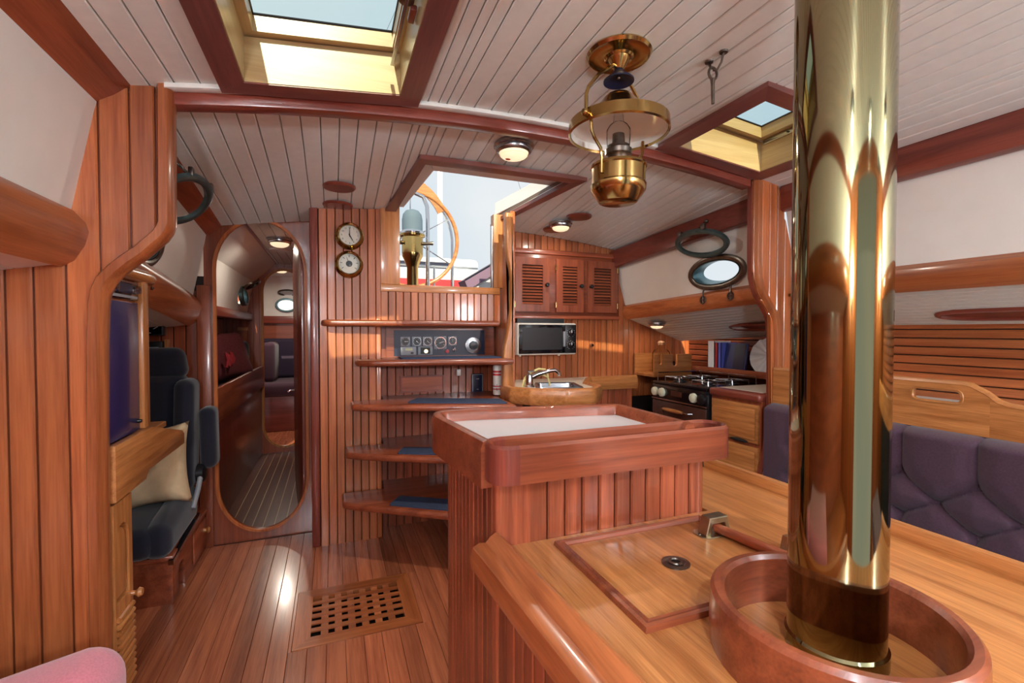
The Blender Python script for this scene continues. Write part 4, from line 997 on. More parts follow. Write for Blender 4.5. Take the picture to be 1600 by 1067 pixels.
obj('body', MB().box(-.95, -.835, 2.93, 2.986, 1.085, 1.145, .004), 'black', r2); obj('silver_edge', MB().box(-.93, -.85, 2.9285, 2.931, 1.105, 1.116, .001), 'grey_plastic', r2)
obj('wood_block', MB().box(-.832, -.815, 2.95, 2.987, 1.085, 1.155, .003), 'gold_z', r2)

# pilot seat: upholstered car-type seat facing forward
ps = thing('pilot_seat', 'navy fabric pilot seat with armrest on a wooden seat box beside the oval door', 'seat', (-.87, 2.75, 0))
def soft(x0, x1, y0, y1, z0, z1, r, seg=4): return MB().box(x0, x1, y0, y1, z0, z1, r, seg)
def shear_y(mb, z0, k):
    mb.v = [(x, y+(z-z0)*k, z) for x, y, z in mb.v]; return mb
obj('backrest', shear_y(soft(-1.04, -.70, 2.72, 2.86, .40, .98, .05), .4, .10), 'navy_fabric', ps)
obj('side_bolster', shear_y(soft(-.745, -.655, 2.685, 2.85, .40, .955, .04), .4, .10), 'navy_fabric', ps)
obj('side_bolster', shear_y(soft(-1.09, -1.0, 2.685, 2.85, .40, .955, .04), .4, .10), 'navy_fabric', ps)
hr = soft(-1.02, -.70, 2.785, 2.89, .955, 1.115, .045); hr.v = [(x if z < 1.0 else -.86+(x+.86)*(1-(z-1.0)*1.1), y+(z-.9)*.1, z) for x, y, z in hr.v]
obj('headrest', hr, 'navy_fabric', ps)
cu = soft(-1.03, -.70, 2.30, 2.78, .27, .40, .05); cu.v = [(x, y, z-(2.78-y)*.06) for x, y, z in cu.v]
obj('seat_cushion', cu, 'navy_fabric', ps)
sb_ = soft(-.755, -.645, 2.32, 2.78, .25, .43, .045); sb_.v = [(x, y, z-(.05 if y < 2.4 else 0)*(1 if z > .3 else .3)) for x, y, z in sb_.v]
obj('cushion_bolster', sb_, 'navy_fabric', ps)
sb2 = soft(-1.09, -.98, 2.32, 2.78, .25, .43, .045); obj('cushion_bolster', sb2, 'navy_fabric', ps)
arm = soft(-.642, -.565, 2.74, 2.86, .49, .81, .034); arm = shear_y(arm, .8, -.08)
obj('armrest', arm, 'navy_fabric', ps)
obj('recline_lever', MB().tube([(-.64, 2.64, .34), (-.632, 2.70, .41), (-.63, 2.75, .475)], .012, 8), 'grey_plastic', ps)
obj('recline_knob', MB().lathe([(0, 0), (.045, 0), (.045, .03), (.03, .036), (0, .036)], (-.65, 2.775, .475), 'x', 18), 'black', ps)
obj('slide_rail', MB().slab([(-.645, 2.36, .218), (-.645, 2.80, .262), (-.645, 2.80, .242), (-.645, 2.36, .198)], (-.02, 0, 0)), 'chrome', ps)
bx_m = [(2.42, 0), (2.50, 0), (2.50, .10), (2.515, .125), (2.545, .135), (2.58, .125), (2.60, .10), (2.60, 0), (2.99, 0), (2.99, .215), (2.42, .20)]
obj('seat_box', MB().prism(bx_m, 'x', -1.2, -.665, r=.003), 'cherry_y', ps)
obj('box_top', MB().box(-1.22, -.65, 2.38, 2.99, .205, .228, .006), 'cherry_y', ps)
obj('drawer_front', MB().box(-.665, -.655, 2.72, 2.96, .03, .18, .004), 'cherry_y', ps)
obj('drawer_knob', MB().lathe([(0, 0), (.012, 0), (.01, .012), (.017, .022), (.01, .03), (0, .031)], (-.655, 2.90, .13), 'x', 14), 'gold_z', ps)
# scatter cushion on the seat
def pillow(cx, cy, cz, sx, sy, sz, M=None, n=18, corner=.16):
    vs = []; fs = []
    for side in (1, -1):
        base = len(vs)
        for i in range(n+1):
            for j in range(n+1):
                u = 2*i/n-1; v = 2*j/n-1
                pinch = 1-corner*.35*((1-u*u)**1)*(abs(v)**3); pv = 1-corner*.35*((1-v*v))*(abs(u)**3)
                h = ((1-u**4)*(1-v**4))**.45*(1+.05*math.sin(7*u+3*v))
                vs.append((u*sx*pv, v*sz*pinch, side*h*sy))
        for i in range(n):
            for j in range(n):
                a = base+i*(n+1)+j; q = (a, a+n+1, a+n+2, a+1); fs.append(q if side > 0 else q[::-1])
    m = MB().add([(x, -z, y) for x, y, z in vs], fs)
    if M: m.xform(M)
    return m.xform(Matrix.Translation((cx, cy, cz)))
def weld(mb):
    b = bmesh.new(); V = [b.verts.new(p) for p in mb.v]
    for f in mb.f:
        try: b.faces.new([V[i] for i in f])
        except ValueError: pass
    bmesh.ops.remove_doubles(b, verts=b.verts, dist=1e-5); return MB().bm(b)
sc2 = thing('scatter_cushion', 'beige cotton scatter cushion propped on the navy pilot seat', 'cushion', (-.82, 2.62, .42))
obj('cover', weld(pillow(-.80, 2.62, .565, .16, .075, .19, Matrix.Rotation(math.radians(-14), 4, 'X') @ Matrix.Rotation(math.radians(-5), 4, 'Y'), corner=.35)), 'beige_cotton', sc2, angle=80)
tag(obj('white_chart_tube', MB().lathe([(0, 0), (.02, 0), (.02, .15), (0, .15)], (-.80, 2.25, .955), n=14), 'label_white'), 'white-grey cloth edge between the blue panel and the seat headrest', 'cloth') if False else None

# left settee with pink cushions
ls = thing('left_settee', 'pink upholstered settee cushion against the left bulkhead', 'settee', (-.8, 1.2, 0))
obj('base', MB().box(-1.26, -.55, Y_FWD+.05, 1.34, 0, .26, .01), 'teak_y', ls)
sq = MB().box(-1.25, -.55, .15, 1.33, .262, .40, .06, 5)
obj('seat_cushion', sq, 'pink_fabric', ls)
ec = MB().box(-1.2, -.475, 1.22, 1.44, .262, .445, .08, 7); ec.v = [(x, y, z-.22*max(0, (-.60-x))) for x, y, z in ec.v]
obj('end_bolster', ec, 'pink_fabric', ls, angle=80)

# ------------------------------------------------------------------ floor grating
fg = thing('floor_grating', 'square wooden floor grating let into the planked sole', 'grating', (.09, 2.1, 0))
x0, x1, y0, y1 = GR; w = .062
o = [(x0, y0), (x1, y0), (x1, y1), (x0, y1)]; i_ = [(x0+w, y0+w), (x1-w, y0+w), (x1-w, y1-w), (x0+w, y1-w)]
for a in range(4):
    b = (a+1) % 4; q = [o[a], o[b], i_[b], i_[a]]
    sx_ = [(x+(.0015 if x < .09 else -.0015), y+(.0015 if y < 2.1 else -.0015)) for x, y in q]
    obj('frame_board', MB().hexa([(x, y, -.02) for x, y in sx_], [(x, y, .003) for x, y in sx_]), 'teak_x' if a % 2 == 0 else 'teak_y', fg, smooth=False)
NX, NY = 7, 6; gw = (x1-x0-2*w); gh = (y1-y0-2*w); bw = gw/(NX*2-1)*.95; bh_ = gh/(NY*2-1)*1.0
f1 = None
for k in range(NX-1):
    xx = x0+w+gw*(k+1)/NX
    if f1 is None: f1 = obj('grating_bar', MB().box(xx-.014, xx+.014, y0+w-.004, y1-w+.004, -.008, -.004), 'teak_y', fg, smooth=False); xf = xx
    else: copy_part(f1, fg, (xx-xf, 0, 0))
f2 = None
for k in range(NY-1):
    yy = y0+w+gh*(k+1)/NY
    if f2 is None: f2 = obj('grating_bar', MB().box(x0+w-.004, x1-w+.004, yy-.0115, yy+.0115, -.004, .0015), 'teak_x', fg, smooth=False); yf = yy
    else: copy_part(f2, fg, (0, yy-yf, 0))

# ------------------------------------------------------------------ island behind the table
IZ = .936
isl = thing('island_cabinet', 'boarded wooden island with a white top and rounded wooden fiddles', 'cabinet', (.65, 1.28, 0))
obj('carcase', MB().box(.37, .975, 1.045, 1.53, 0, .86), 'dark_gap', isl)
boards(isl, 'cherry_z', lambda u, v: (u, 1.045, v), (0, -1, 0), [.405]+frange(.445, .985, 11)[1:], const(.60), const(.86), t=.012, gap=.0018, c=.004)
obj('corner_stile', MB().prism(round_poly([(.358, 1.03), (.445, 1.03), (.445, 1.06), (.358, 1.06)], [.015, 0, 0, 0]), 'z', 0, .86), 'cherry_z', isl)
obj('corner_post', MB().lathe([(0, 0), (.022, 0), (.022, .86), (0, .86)], (.968, 1.05, 0), n=16), 'cherry_z', isl)
boards(isl, 'cherry_z', lambda u, v: (.37, u, v), (-1, 0, 0), frange(1.062, 1.50, 11), const(0), const(.86), t=.012, gap=.0018, c=.003)
obj('corner_stile', MB().prism(round_poly([(.358, 1.50), (.41, 1.50), (.41, 1.545), (.358, 1.545)], [0, 0, 0, .02]), 'z', 0, .86), 'cherry_z', isl)
boards(isl, 'cherry_z', lambda u, v: (.975, u, v), (1, 0, 0), frange(1.06, 1.53, 9), const(0), const(.86), t=.012, gap=.0018)
top_poly = [(.345, 1.05), (.96, 1.05), (.96, 1.42), (.88, 1.435), (.42, 1.51), (.34, 1.50), (.325, 1.43)]
obj('white_top', MB().prism(top_poly, 'z', .86, .900), 'laminate', isl, smooth=False)
fid2 = [(x, y, IZ-.03) for x, y in round_poly([(.962, 1.06), (.962, 1.425), (.88, 1.445), (.43, 1.52), (.315, 1.52), (.305, 1.43), (.345, 1.06)], [0, .03, .03, .05, .07, .06, 0], 6)]
fsec = [(-.016, -.085), (.014, -.085), (.02, -.06), (.02, .015), (.012, .028), (0, .031), (-.010, .027), (-.016, .012)]
obj('fiddle', MB().sweep(fid2, [(-a, b) for a, b in fsec], (0, 0, 1)), 'cherry_x', isl)
# long open tray along the front edge
def racetrack(x0, x1, y0, y1, r, n=10): return round_poly([(x0, y0), (x1, y0), (x1, y1), (x0, y1)], r, n)
to = racetrack(.335, 1.042, .975, 1.085, .05); ti = [(.6885+(x-.6885)*.974, 1.03+(y-1.03)*.82) for x, y in to]
n = len(to); vs = [(x, y, .848) for x, y in to]+[(x, y, IZ-.006) for x, y in to]+[((x+a)/2, (y+b)/2, IZ+.002) for (x, y), (a, b) in zip(to, ti)]+[(x, y, IZ-.006) for x, y in ti]+[(x, y, .875) for x, y in ti]
fs = [tuple(range(n))[::-1], tuple(4*n+k for k in range(n))]
for lv in range(4):
    for k in range(n): fs.append((lv*n+k, lv*n+(k+1) % n, (lv+1)*n+(k+1) % n, (lv+1)*n+k))
TRAY = MB().add(vs, fs)
def tray_part(lo, hi):
    b = bmesh.new(); V = [b.verts.new(p) for p in TRAY.v]
    for f in TRAY.f:
        try: b.faces.new([V[i] for i in f])
        except ValueError: pass
    for xx, nn in ((lo, -1), (hi, 1)):
        r_ = bmesh.ops.bisect_plane(b, geom=b.verts[:]+b.edges[:]+b.faces[:], plane_co=(xx, 0, 0), plane_no=(nn, 0, 0), clear_outer=True)
    bmesh.ops.delete(b, geom=[v for v in b.verts if not v.link_faces], context='VERTS')
    return MB().bm(b)
obj('front_tray', tray_part(.396, 1.018), 'cherry_x', isl, angle=30)
obj('tray_end', tray_part(.30, .396), 'red_z', isl, angle=30); obj('tray_end', tray_part(1.018, 1.06), 'red_z', isl, angle=30)

# ------------------------------------------------------------------ saloon table with mast ring
TZ = .685
tb_ = thing('saloon_table', 'golden wooden saloon table with raised fiddles and an inset hatch', 'table', (.8, .6, 0))
tl = lambda y: .375-.058*(1.03-y)*-1 if False else .377+.06*(1.03-y)*.9
obj('top', MB().prism([(.30, 1.03), (.36, .02), (1.33, .02), (1.33, 1.37), (1.0, 1.37), (1.0, 1.03)], 'z', TZ-.03, TZ), 'gold_y', tb_, smooth=False)
lf = [(-.034, -.045), (.038, -.045), (.042, -.02), (.036, .004), (.020, .012), (.004, .010), (-.008, .022), (-.022, .030), (-.034, .022)]
obj('fiddle', MB().sweep([(.335, 1.03, TZ+.008), (.395, .02, TZ+.008)], lf, (0, 0, 1)), 'teak_y', tb_)
obj('fiddle', MB().sweep([(1.318, 1.37, TZ), (1.318, .02, TZ)], [(-.012, 0), (-.012, .032), (-.006, .038), (.006, .038), (.012, .03), (.012, 0)], (0, 0, 1)), 'gold_y', tb_)
# pedestal box with slatted side
pe = obj('pedestal', MB().prism([(.372, 1.025), (.432, .03), (1.25, .03), (1.25, 1.025)], 'z', 0, TZ-.03), 'dark_gap', tb_, smooth=False)
LL = math.hypot(.06, .995); nx, ny = -.995/LL, -.06/LL
boards(tb_, 'cherry_z', lambda u, v: (.372+.06*u/LL, 1.025-.995*u/LL, v), (nx, ny, 0), frange(0, LL, 22), const(0), const(TZ-.03), name='slat', t=.012, gap=.0025, c=.003)
# inset hatch panel with raised moulding
hp = [(.504, .655), (.925, .655), (.925, .985), (.504, .985)]
hpath = [(x, y, TZ) for x, y in hp]
hm = obj('hatch_moulding', MB().sweep(hpath, [(-.012, 0), (-.012, .006), (-.007, .012), (-.002, .008), (.003, .012), (.010, .010), (.012, 0)], (0, 0, 1), closed=True), 'cherry_x', tb_)
obj('hatch_board', MB().box(.515, .914, .666, .974, TZ-.001, TZ+.0035, .001), 'gold_y', tb_)
lp = obj('ring_pull', MB().lathe([(0, 0), (.031, 0), (.031, .003), (.022, .004), (.018, .001), (0, .001)], (.70, .813, TZ+.0035), n=24, sy=.95), 'bronze', tb_)
obj('ring', MB().tube([(.70+.013*math.cos(2*PI*k/18), .813+.013*math.sin(2*PI*k/18), TZ+.008) for k in range(18)], .003, 6, closed=True), 'bronze', lp)
obj('pivot', MB().box(.695, .705, .795, .802, TZ+.004, TZ+.011, .001), 'bronze', lp)
# folding-leaf bar on two brackets
def bracket(x, y):
    pl = MB().prism([(x+a*1.0, y+b) for a, b in ((-.055, -.014), (-.043, -.028), (.043, -.028), (.055, -.014), (.055, .014), (.043, .028), (-.043, .028), (-.055, .014))], 'z', TZ, TZ+.006, r=.0015, seg=1)
    b = obj('bar_bracket', pl, 'antique_brass', tb_)
    obj('bridge', MB().prism([(x-.040, TZ+.005), (x-.028, TZ+.048), (x+.028, TZ+.048), (x+.040, TZ+.005), (x+.026, TZ+.005), (x+.018, TZ+.032), (x-.018, TZ+.032), (x-.026, TZ+.005)], 'y', y-.016, y+.016, r=.002, seg=1), 'antique_brass', b)
    for sx in (-.047, .047): obj('screw', MB().lathe([(0, 0), (.004, 0), (.003, .002), (0, .002)], (x+sx, y, TZ+.006), n=8), 'bronze', b)
bracket(.900, .905); bracket(.985, .745)
obj('bar', MB().tube([(.902, .90, TZ+.017), (.935, .70, TZ+.017)], .012, 10), 'cherry_y', tb_)
# ring-shaped fiddle round the mast
RC, RO, RI, RZ = (.722, .487), .174, .152, .778
mr_ = thing('mast_ring', 'deep round wooden drinks ring around the mast on the table', 'ring', (RC[0], RC[1], TZ))
obj('wall', MB().ring([(RI, TZ), (RI, RZ-.008), (RI+.006, RZ-.001), (RO-.006, RZ-.001), (RO, RZ-.008), (RO+.002, TZ+.03), (RO, TZ)], (RC[0], RC[1], 0), n=64), 'cherry_x', mr_)
obj('bottom', MB().lathe([(.040, TZ+.001), (RI+.004, TZ+.001), (RI+.004, TZ+.004), (.040, TZ+.004)][::-1], (RC[0], RC[1], 0), n=48), 'gold_y', mr_)
# mast
ms = thing('mast', 'polished brass mast column rising through the table to the ceiling', 'mast', (.748, .499, 0))
obj('column', MB().lathe([(.067, TZ+.005), (.067, 2.08)], (.748, .499, 0), n=72), 'brass_mast', ms)
obj('foot_collar', MB().ring([(.067, TZ+.004), (.0705, TZ+.004), (.0705, TZ+.026), (.067, TZ+.03)], (.748, .499, 0), n=72), 'brass_mast', ms)

# ------------------------------------------------------------------ right settee
rs = thing('right_settee', 'tufted aubergine velvet settee with a wooden backrest rail and hand slot', 'settee', (2.0, .6, 0))
obj('base', MB().box(1.48, 2.10, Y_FWD+.05, 1.72, 0, .30, .008), 'teak_y', rs)
obj('seat_cushion', MB().box(1.46, 2.04, Y_FWD+.08, 1.71, .302, .43, .04, 4), 'velvet', rs)
# backrest rail with slot and step down
zt0, zt1 = 1.008, .945
hole = round_poly([(.960, .938), (1.115, .938), (1.115, .985), (.960, .985)], .022, 5)
rail_o = [(.885, .825), (1.22, .825), (1.22, 1.008), (.96, 1.008), (.94, 1.005), (.90, .983), (.885, .972)]
for nm_, mb_ in (('back_rail', plate_hole(rail_o, hole, 'x', 2.088, 2.112)),):
    br_ = obj(nm_, mb_, 'gold_y', rs)
obj('back_rail', MB().prism([(1.22, .825), (1.722, .825), (1.722, 1.004), (1.22, 1.008)], 'x', 2.088, 2.112), 'gold_y', rs)
obj('back_rail', MB().prism([(Y_FWD+.05, .825), (.885, .825), (.885, .972), (.868, .957), (.84, .947), (.80, .944), (Y_FWD+.05, .944)], 'x', 2.088, 2.112), 'gold_y', rs)
obj('rail_nosing', MB().tube([(2.10, y, z) for y, z in [(1.72, 1.004), (1.22, 1.008), (.96, 1.008), (.94, 1.005), (.90, .983), (.885, .972), (.868, .957), (.84, .947), (.80, .944), (Y_FWD+.05, .944)]], .013, 8), 'gold_y', rs)
obj('slot_rim', MB().tube([(2.09, y, z) for y, z in hole], .006, 6, closed=True), 'gold_y', rs)
# tufted back cushion
BT = [(1.122, .655), (.895, .657), (1.349, .655), (.668, .657), (.441, .657), (1.576, .655)]
BT2 = [(1.008, .573), (.781, .573), (1.235, .573), (.554, .573), (1.462, .573), (.327, .573)]
BT3 = [(1.122, .497), (.895, .491), (1.349, .497), (.668, .491), (1.576, .497)]
def seg_d(p, a, b):
    ax, ay = a; bx_, by = b; dx, dy = bx_-ax, by-ay; t = max(0, min(1, ((p[0]-ax)*dx+(p[1]-ay)*dy)/(dx*dx+dy*dy)))
    return math.hypot(p[0]-ax-t*dx, p[1]-ay-t*dy)
lines = []
for b in BT: lines.append((b, (b[0], .84)))
for b in BT:
    for c in BT2:
        if abs(b[0]-c[0]) < .13: lines.append((b, c))
for b in BT3:
    for c in BT2:
        if abs(b[0]-c[0]) < .13: lines.append((b, c))
for b in BT3: lines.append((b, (b[0], .38)))
def tuft(y, z):
    h = .055
    edge = min((.835-z)/.03, 1); h *= max(0, 1-(1-max(0, edge))**2)
    dl = min(seg_d((y, z), a, b) for a, b in lines); h -= .013*math.exp(-(dl/.007)**2)+.013*math.exp(-(dl/.038)**2)
    db = min(math.hypot(y-b[0], z-b[1]) for b in BT+BT2+BT3); h -= .018*math.exp(-(db/.022)**2)
    return h
NYg, NZg = 190, 70; ya, yb, za, zb = .30, 1.715, .40, .835; vs = []; fs = []
for i in range(NYg+1):
    for j in range(NZg+1):
        y = ya+(yb-ya)*i/NYg; z = za+(zb-za)*j/NZg; vs.append((2.075-tuft(y, z), y, z))
for i in range(NYg):
    for j in range(NZg):
        a = i*(NZg+1)+j; fs.append((a, a+1, a+NZg+2, a+NZg+1))
base = len(vs); bk = [(2.086, ya, za), (2.086, ya, zb), (2.086, yb, zb), (2.086, yb, za)]; vs += bk
fs += [(base, base+1, base+2, base+3)]
e0 = [j for j in range(NZg+1)]; fs.append(tuple([base+1]+e0[::-1]+[base])[::-1])
e1 = [NYg*(NZg+1)+j for j in range(NZg+1)]; fs.append(tuple([base+3]+e1+[base+2])[::-1])
tp = [i*(NZg+1)+NZg for i in range(NYg+1)]; fs.append(tuple([base+2]+tp[::-1]+[base+1]))
bt_ = [i*(NZg+1) for i in range(NYg+1)]; fs.append(tuple([base]+bt_+[base+3]))
bc = obj('back_cushion', MB().add(vs, fs), 'velvet', rs, angle=60)
bf = None
for y, z in BT+BT2+BT3:
    if .3 < y < 1.7:
        x = 2.075-tuft(y, z)
        if bf is None: bf = obj('button', MB().ball((x, y, z), (.007, .012, .012), 12, 8), 'velvet', bc); b0 = Vector((x, y, z))
        else: copy_part(bf, bc, Vector((x, y, z))-b0)
tag(obj('settee_back_shelf', MB().box(2.115, 2.70, .2, 1.72, .86, .88), 'white_plank'), 'pale shelf behind the settee backrest rail', 'shelf')
ot = thing('soffit_trim', 'long oval wooden grab recess trim in the slatted soffit over the settee', 'trim', (2.5, 1.05, 1.27))
otp = [(2.56+.055*math.sin(a)*1.0, 1.0+.27*math.copysign(abs(math.cos(a))**.6, math.cos(a)), 0) for a in [2*PI*k/36 for k in range(36)]]
otv = [(x, y, 1.372-(x-2.26)*.3-.012) for x, y, _ in otp]
obj('rim', MB().tube(otv, .012, 8, closed=True), 'red_y', ot)
obj('inset', MB().slab(otv, (0, 0, .003)), 'red_y', ot)
ot2 = thing('soffit_trim', 'dark oval wooden trim in the soffit over the galley books', 'trim', (2.45, 2.1, 1.27))
otv2 = [(2.50+(x-2.56)*.9, 2.18+(y-1.0)*.75, 1.345-(2.50+(x-2.56)*.9-2.26)*.31-.022-.06*.4) for x, y, _ in otp]
obj('rim', MB().tube(otv2, .012, 8, closed=True), 'red_y', ot2); obj('inset', MB().slab(otv2, (0, 0, .003)), 'red_y', ot2)

# ------------------------------------------------------------------ hanging oil lamp
LX, LY = .819, 1.219; LZ = zc(LX, LY)
lm = thing('oil_lamp', 'brass gimballed oil lamp with a white enamel shade hanging from the ceiling', 'lamp', (LX, LY, 1.59))
c0 = (LX, LY, 0)
can = obj('ceiling_rose', MB().lathe([(0, LZ-.001), (.095, LZ-.001), (.098, LZ-.006), (.092, LZ-.014), (.086, LZ-.011), (.045, LZ-.015), (.040, LZ-.02), (.034, LZ-.018), (.030, LZ-.026), (.014, LZ-.05), (0, LZ-.052)], c0, n=40), 'brass', lm)
obj('smoke_bell', MB().lathe([(0, 1.998), (.012, 1.998), (.018, 1.985), (.046, 1.962), (.046, 1.958), (.02, 1.972), (0, 1.975)], c0, n=28), 'instrument_panel', lm)
obj('bell_nut', MB().ball((LX, LY, 1.972), .006), 'chrome', lm)
obj('shade', MB().lathe([(.050, 1.903), (.056, 1.896), (.078, 1.872), (.10, 1.855), (.142, 1.838), (.150, 1.834), (.152, 1.802), (.147, 1.798), (.145, 1.808), (.142, 1.826), (.10, 1.845), (.06, 1.875), (.05, 1.885)], c0, n=48), 'brass', lm)
obj('shade_cap', MB().lathe([(0, 1.918), (.036, 1.917), (.048, 1.906), (.050, 1.90)], c0, n=32), 'brass', lm)
obj('shade_lining', MB().lathe([(.1445, 1.806), (.141, 1.824), (.099, 1.843), (.055, 1.862), (0, 1.868)][::-1], c0, n=48), 'white_enamel', lm)
ad = Vector((.93, .36, 0)).normalized()
def L_(off, z, side=0): return Vector((LX, LY, z))+ad*off
for sg in (-1, 1):
    obj('hanger_arm', MB().tube([L_(0, LZ-.045), L_(sg*.03, LZ-.048), L_(sg*.10, 1.945), L_(sg*.145, 1.895), L_(sg*.156, 1.87), L_(sg*.157, 1.815)], .0055, 8), 'brass', lm)
    obj('thumb_screw', MB().lathe([(0, 0), (.011, 0), (.011, .012), (.006, .018), (0, .018)], (0, 0, 0), 'x', 14).xform(Matrix.Translation(L_(sg*.152, 1.818)) @ Matrix.Rotation(math.atan2(ad.y*sg, ad.x*sg), 4, 'Z')), 'brass', lm)
    obj('tank_arm', MB().tube([L_(sg*.135, 1.815), L_(sg*.132, 1.775), L_(sg*.118, 1.758), L_(sg*.088, 1.735), L_(sg*.083, 1.71), L_(sg*.083, 1.665)], .005, 8), 'brass', lm)
tk = obj('oil_tank', MB().lathe([(0, 1.592), (.055, 1.592), (.058, 1.594), (.078, 1.622), (.082, 1.628), (.084, 1.645), (.080, 1.650), (.081, 1.694), (.085, 1.698), (.083, 1.705), (.07, 1.708), (.035, 1.715), (0, 1.716)], c0, n=40), 'brass', lm)
bn = obj('burner', MB().lathe([(.030, 1.715), (.032, 1.73), (.040, 1.738), (.041, 1.752), (.034, 1.758), (.033, 1.765), (.02, 1.768), (.018, 1.80), (0, 1.802)], c0, n=28), 'bronze', lm)
obj('wick_knob', MB().tube([L_(.035, 1.735), L_(.07, 1.735)], .002, 6).lathe([(0, 0), (.008, 0), (.008, .003), (0, .003)], tuple(L_(.07, 1.735)), 'x', 10), 'brass', bn)
obj('chimney', MB().ring([(.034, 1.762), (.036, 1.79), (.036, 1.812), (.028, 1.826), (.016, 1.836), (.014, 1.862), (.0125, 1.862), (.0145, 1.836), (.0265, 1.825), (.0345, 1.811), (.0345, 1.79), (.0325, 1.762)], c0, n=28), 'clear_glass', lm)
# ceiling eyes with the shackle
kh = thing('hanging_shackle', 'dark bronze shackle and pin hanging from two ceiling eyes beside the oil lamp', 'shackle', (1.1, 1.12, 2.03))
for x, y in ((1.101, 1.089), (1.10, 1.146)): obj('eye_plate', MB().lathe([(0, 0), (.013, 0), (.012, -.005), (0, -.006)], (x, y, zc(x, y)), n=14), 'bronze', kh)
obj('hook_wire', MB().tube([(1.101, 1.089, 2.034), (1.103, 1.10, 2.012), (1.10, 1.115, 1.995), (1.097, 1.125, 2.0)], .0035, 8), 'bronze', kh)
obj('ring', MB().tube([(1.098+.016*math.cos(2*PI*k/18), 1.128, 1.992+.018*math.sin(2*PI*k/18)) for k in range(18)], .004, 7, closed=True), 'bronze', kh)
obj('pin', MB().tube([(1.098, 1.128, 1.976), (1.098, 1.128, 1.96), (1.099, 1.128, 1.90)], [.008, .006, .005], 8), 'bronze', kh)
obj('arm', MB().tube([(1.10, 1.146, 2.034), (1.098, 1.138, 2.016), (1.098, 1.128, 2.008)], .004, 8), 'bronze', kh)

# ------------------------------------------------------------------ dome lights, round ceiling plates
def dome(x, y, z, label, r=.088, power=FILL_DOME_POWER, red=False, group=None, color=DOME_COLOR):
    t = thing('dome_light', label, 'ceiling light', (x, y, z), group)
    c = (x, y, z); k = r/.088
    obj('housing', MB().lathe([(p*k, q*k) for p, q in [(0, -.001), (.088, -.001), (.089, -.012), (.080, -.016), (.080, -.028), (.076, -.034), (.066, -.038), (.062, -.034)]], c, n=36), 'steel', t)
    ln = obj('lens', MB().lathe([(p*k, q*k) for p, q in [(.064, -.034), (.062, -.046), (.052, -.056), (.034, -.063), (0, -.066)]], c, n=32), 'lamp_lens', t)
    rb_ = MB()
    for j in range(5): rb_.tube([(x+.06*k*math.cos(2*PI*q/24)*(1-j*.2), y+.06*k*math.sin(2*PI*q/24)*(1-j*.2), z-(.048+.0038*j)*k) for q in range(24)], .0018, 5, closed=True)
    obj('lens_ribs', rb_, 'lens_glass', ln)
    if red: obj('red_bulb', MB().ball((x-.022, y+.01, z-.062), (.014, .014, .004)), 'lens_red', ln)
    l = bpy.data.lights.new('dome_lamp', 'AREA'); l.shape = 'DISK'; l.size = .05*k; l.energy = power; l.color = color
    lo = bpy.data.objects.new('bulb', l); COL.objects.link(lo); lo.location = (x, y, z-.07*k); child(lo, t)
    return t
dome(.753, 1.929, zc(.753, 1.929), 'chrome dome light with a red bulb just aft of the ceiling beam', red=True, power=5)
dome(1.381, 2.704, zc(1.381, 2.704)-.004, 'chrome dome light in front of the louvred wall cabinet', r=.075, power=1.0)
dome(2.22, 2.80, 1.262, 'small chrome dome light in the soffit over the bottle rack', r=.062, power=.3)
dome(-.05, -.55, zc(-.05, -.55), 'added cool fill dome light out of view over the left settee', color=COOL, power=FILL_DOME_POWER*1.25)  # this dome and the next two are added behind the viewer as fill
dome(1.62, -.55, zc(1.62, -.55), 'added cool fill dome light out of view over the right settee, forward of the mast', color=COOL)
dome(.78, -.95, zc(.78, -.95), 'added cool fill dome light out of view at the forward passage', color=COOL)
def fill_sconce(x, y, z, label, power):  # lamp added out of view to brighten the cabin and deckhead
    t = thing('fill_wall_lamp', label, 'fill lamp', (x, y, z))
    obj('back_plate', MB().lathe([(0, 0), (.05, 0), (.045, .012), (.02, .018), (0, .018)], (x, y, z), 'y', 24), 'brass', t)
    obj('bracket', MB().tube([(x, y+.015, z), (x, y+.06, z-.01), (x, y+.09, z+.03)], .008, 8), 'brass', t)
    obj('cup', MB().lathe([(0, .03), (.03, .03), (.036, .05), (0, .05)], (x, y+.09, z), n=20), 'brass', t)
    l = bpy.data.lights.new('fill_light', 'POINT'); l.shadow_soft_size = .07; l.energy = power; l.color = COOL
    lo = bpy.data.objects.new('globe', l); COL.objects.link(lo); lo.location = (x, y+.09, z+.122); child(lo, t)
fill_sconce(-.35, Y_FWD+.013, 1.35, 'added brass fill lamp on the forward bulkhead by the left settee', FILL_SCONCE)
fill_sconce(1.85, Y_FWD+.013, 1.35, 'added brass fill lamp on the forward bulkhead by the right settee', FILL_SCONCE)
for (x, y), lb in (((.036, 2.482), 'round red-brown wooden plate on the ceiling, farther from the clocks'), ((.03, 2.72), 'round red-brown wooden plate on the ceiling close above the clocks'),
                   ((1.442, 2.571), 'round red-brown wooden plate on the galley ceiling, nearer the beam'), ((1.40, 2.83), 'round red-brown wooden plate on the galley ceiling behind the dome light')):
    z = zc(x, y)+.002
    tag(obj('ceiling_plate', MB().lathe([(0, 0), (.078, 0), (.079, -.006), (.072, -.014), (0, -.016)], (x, y, z), n=32), 'red_x'), lb, 'plate', 'round wooden ceiling plates')

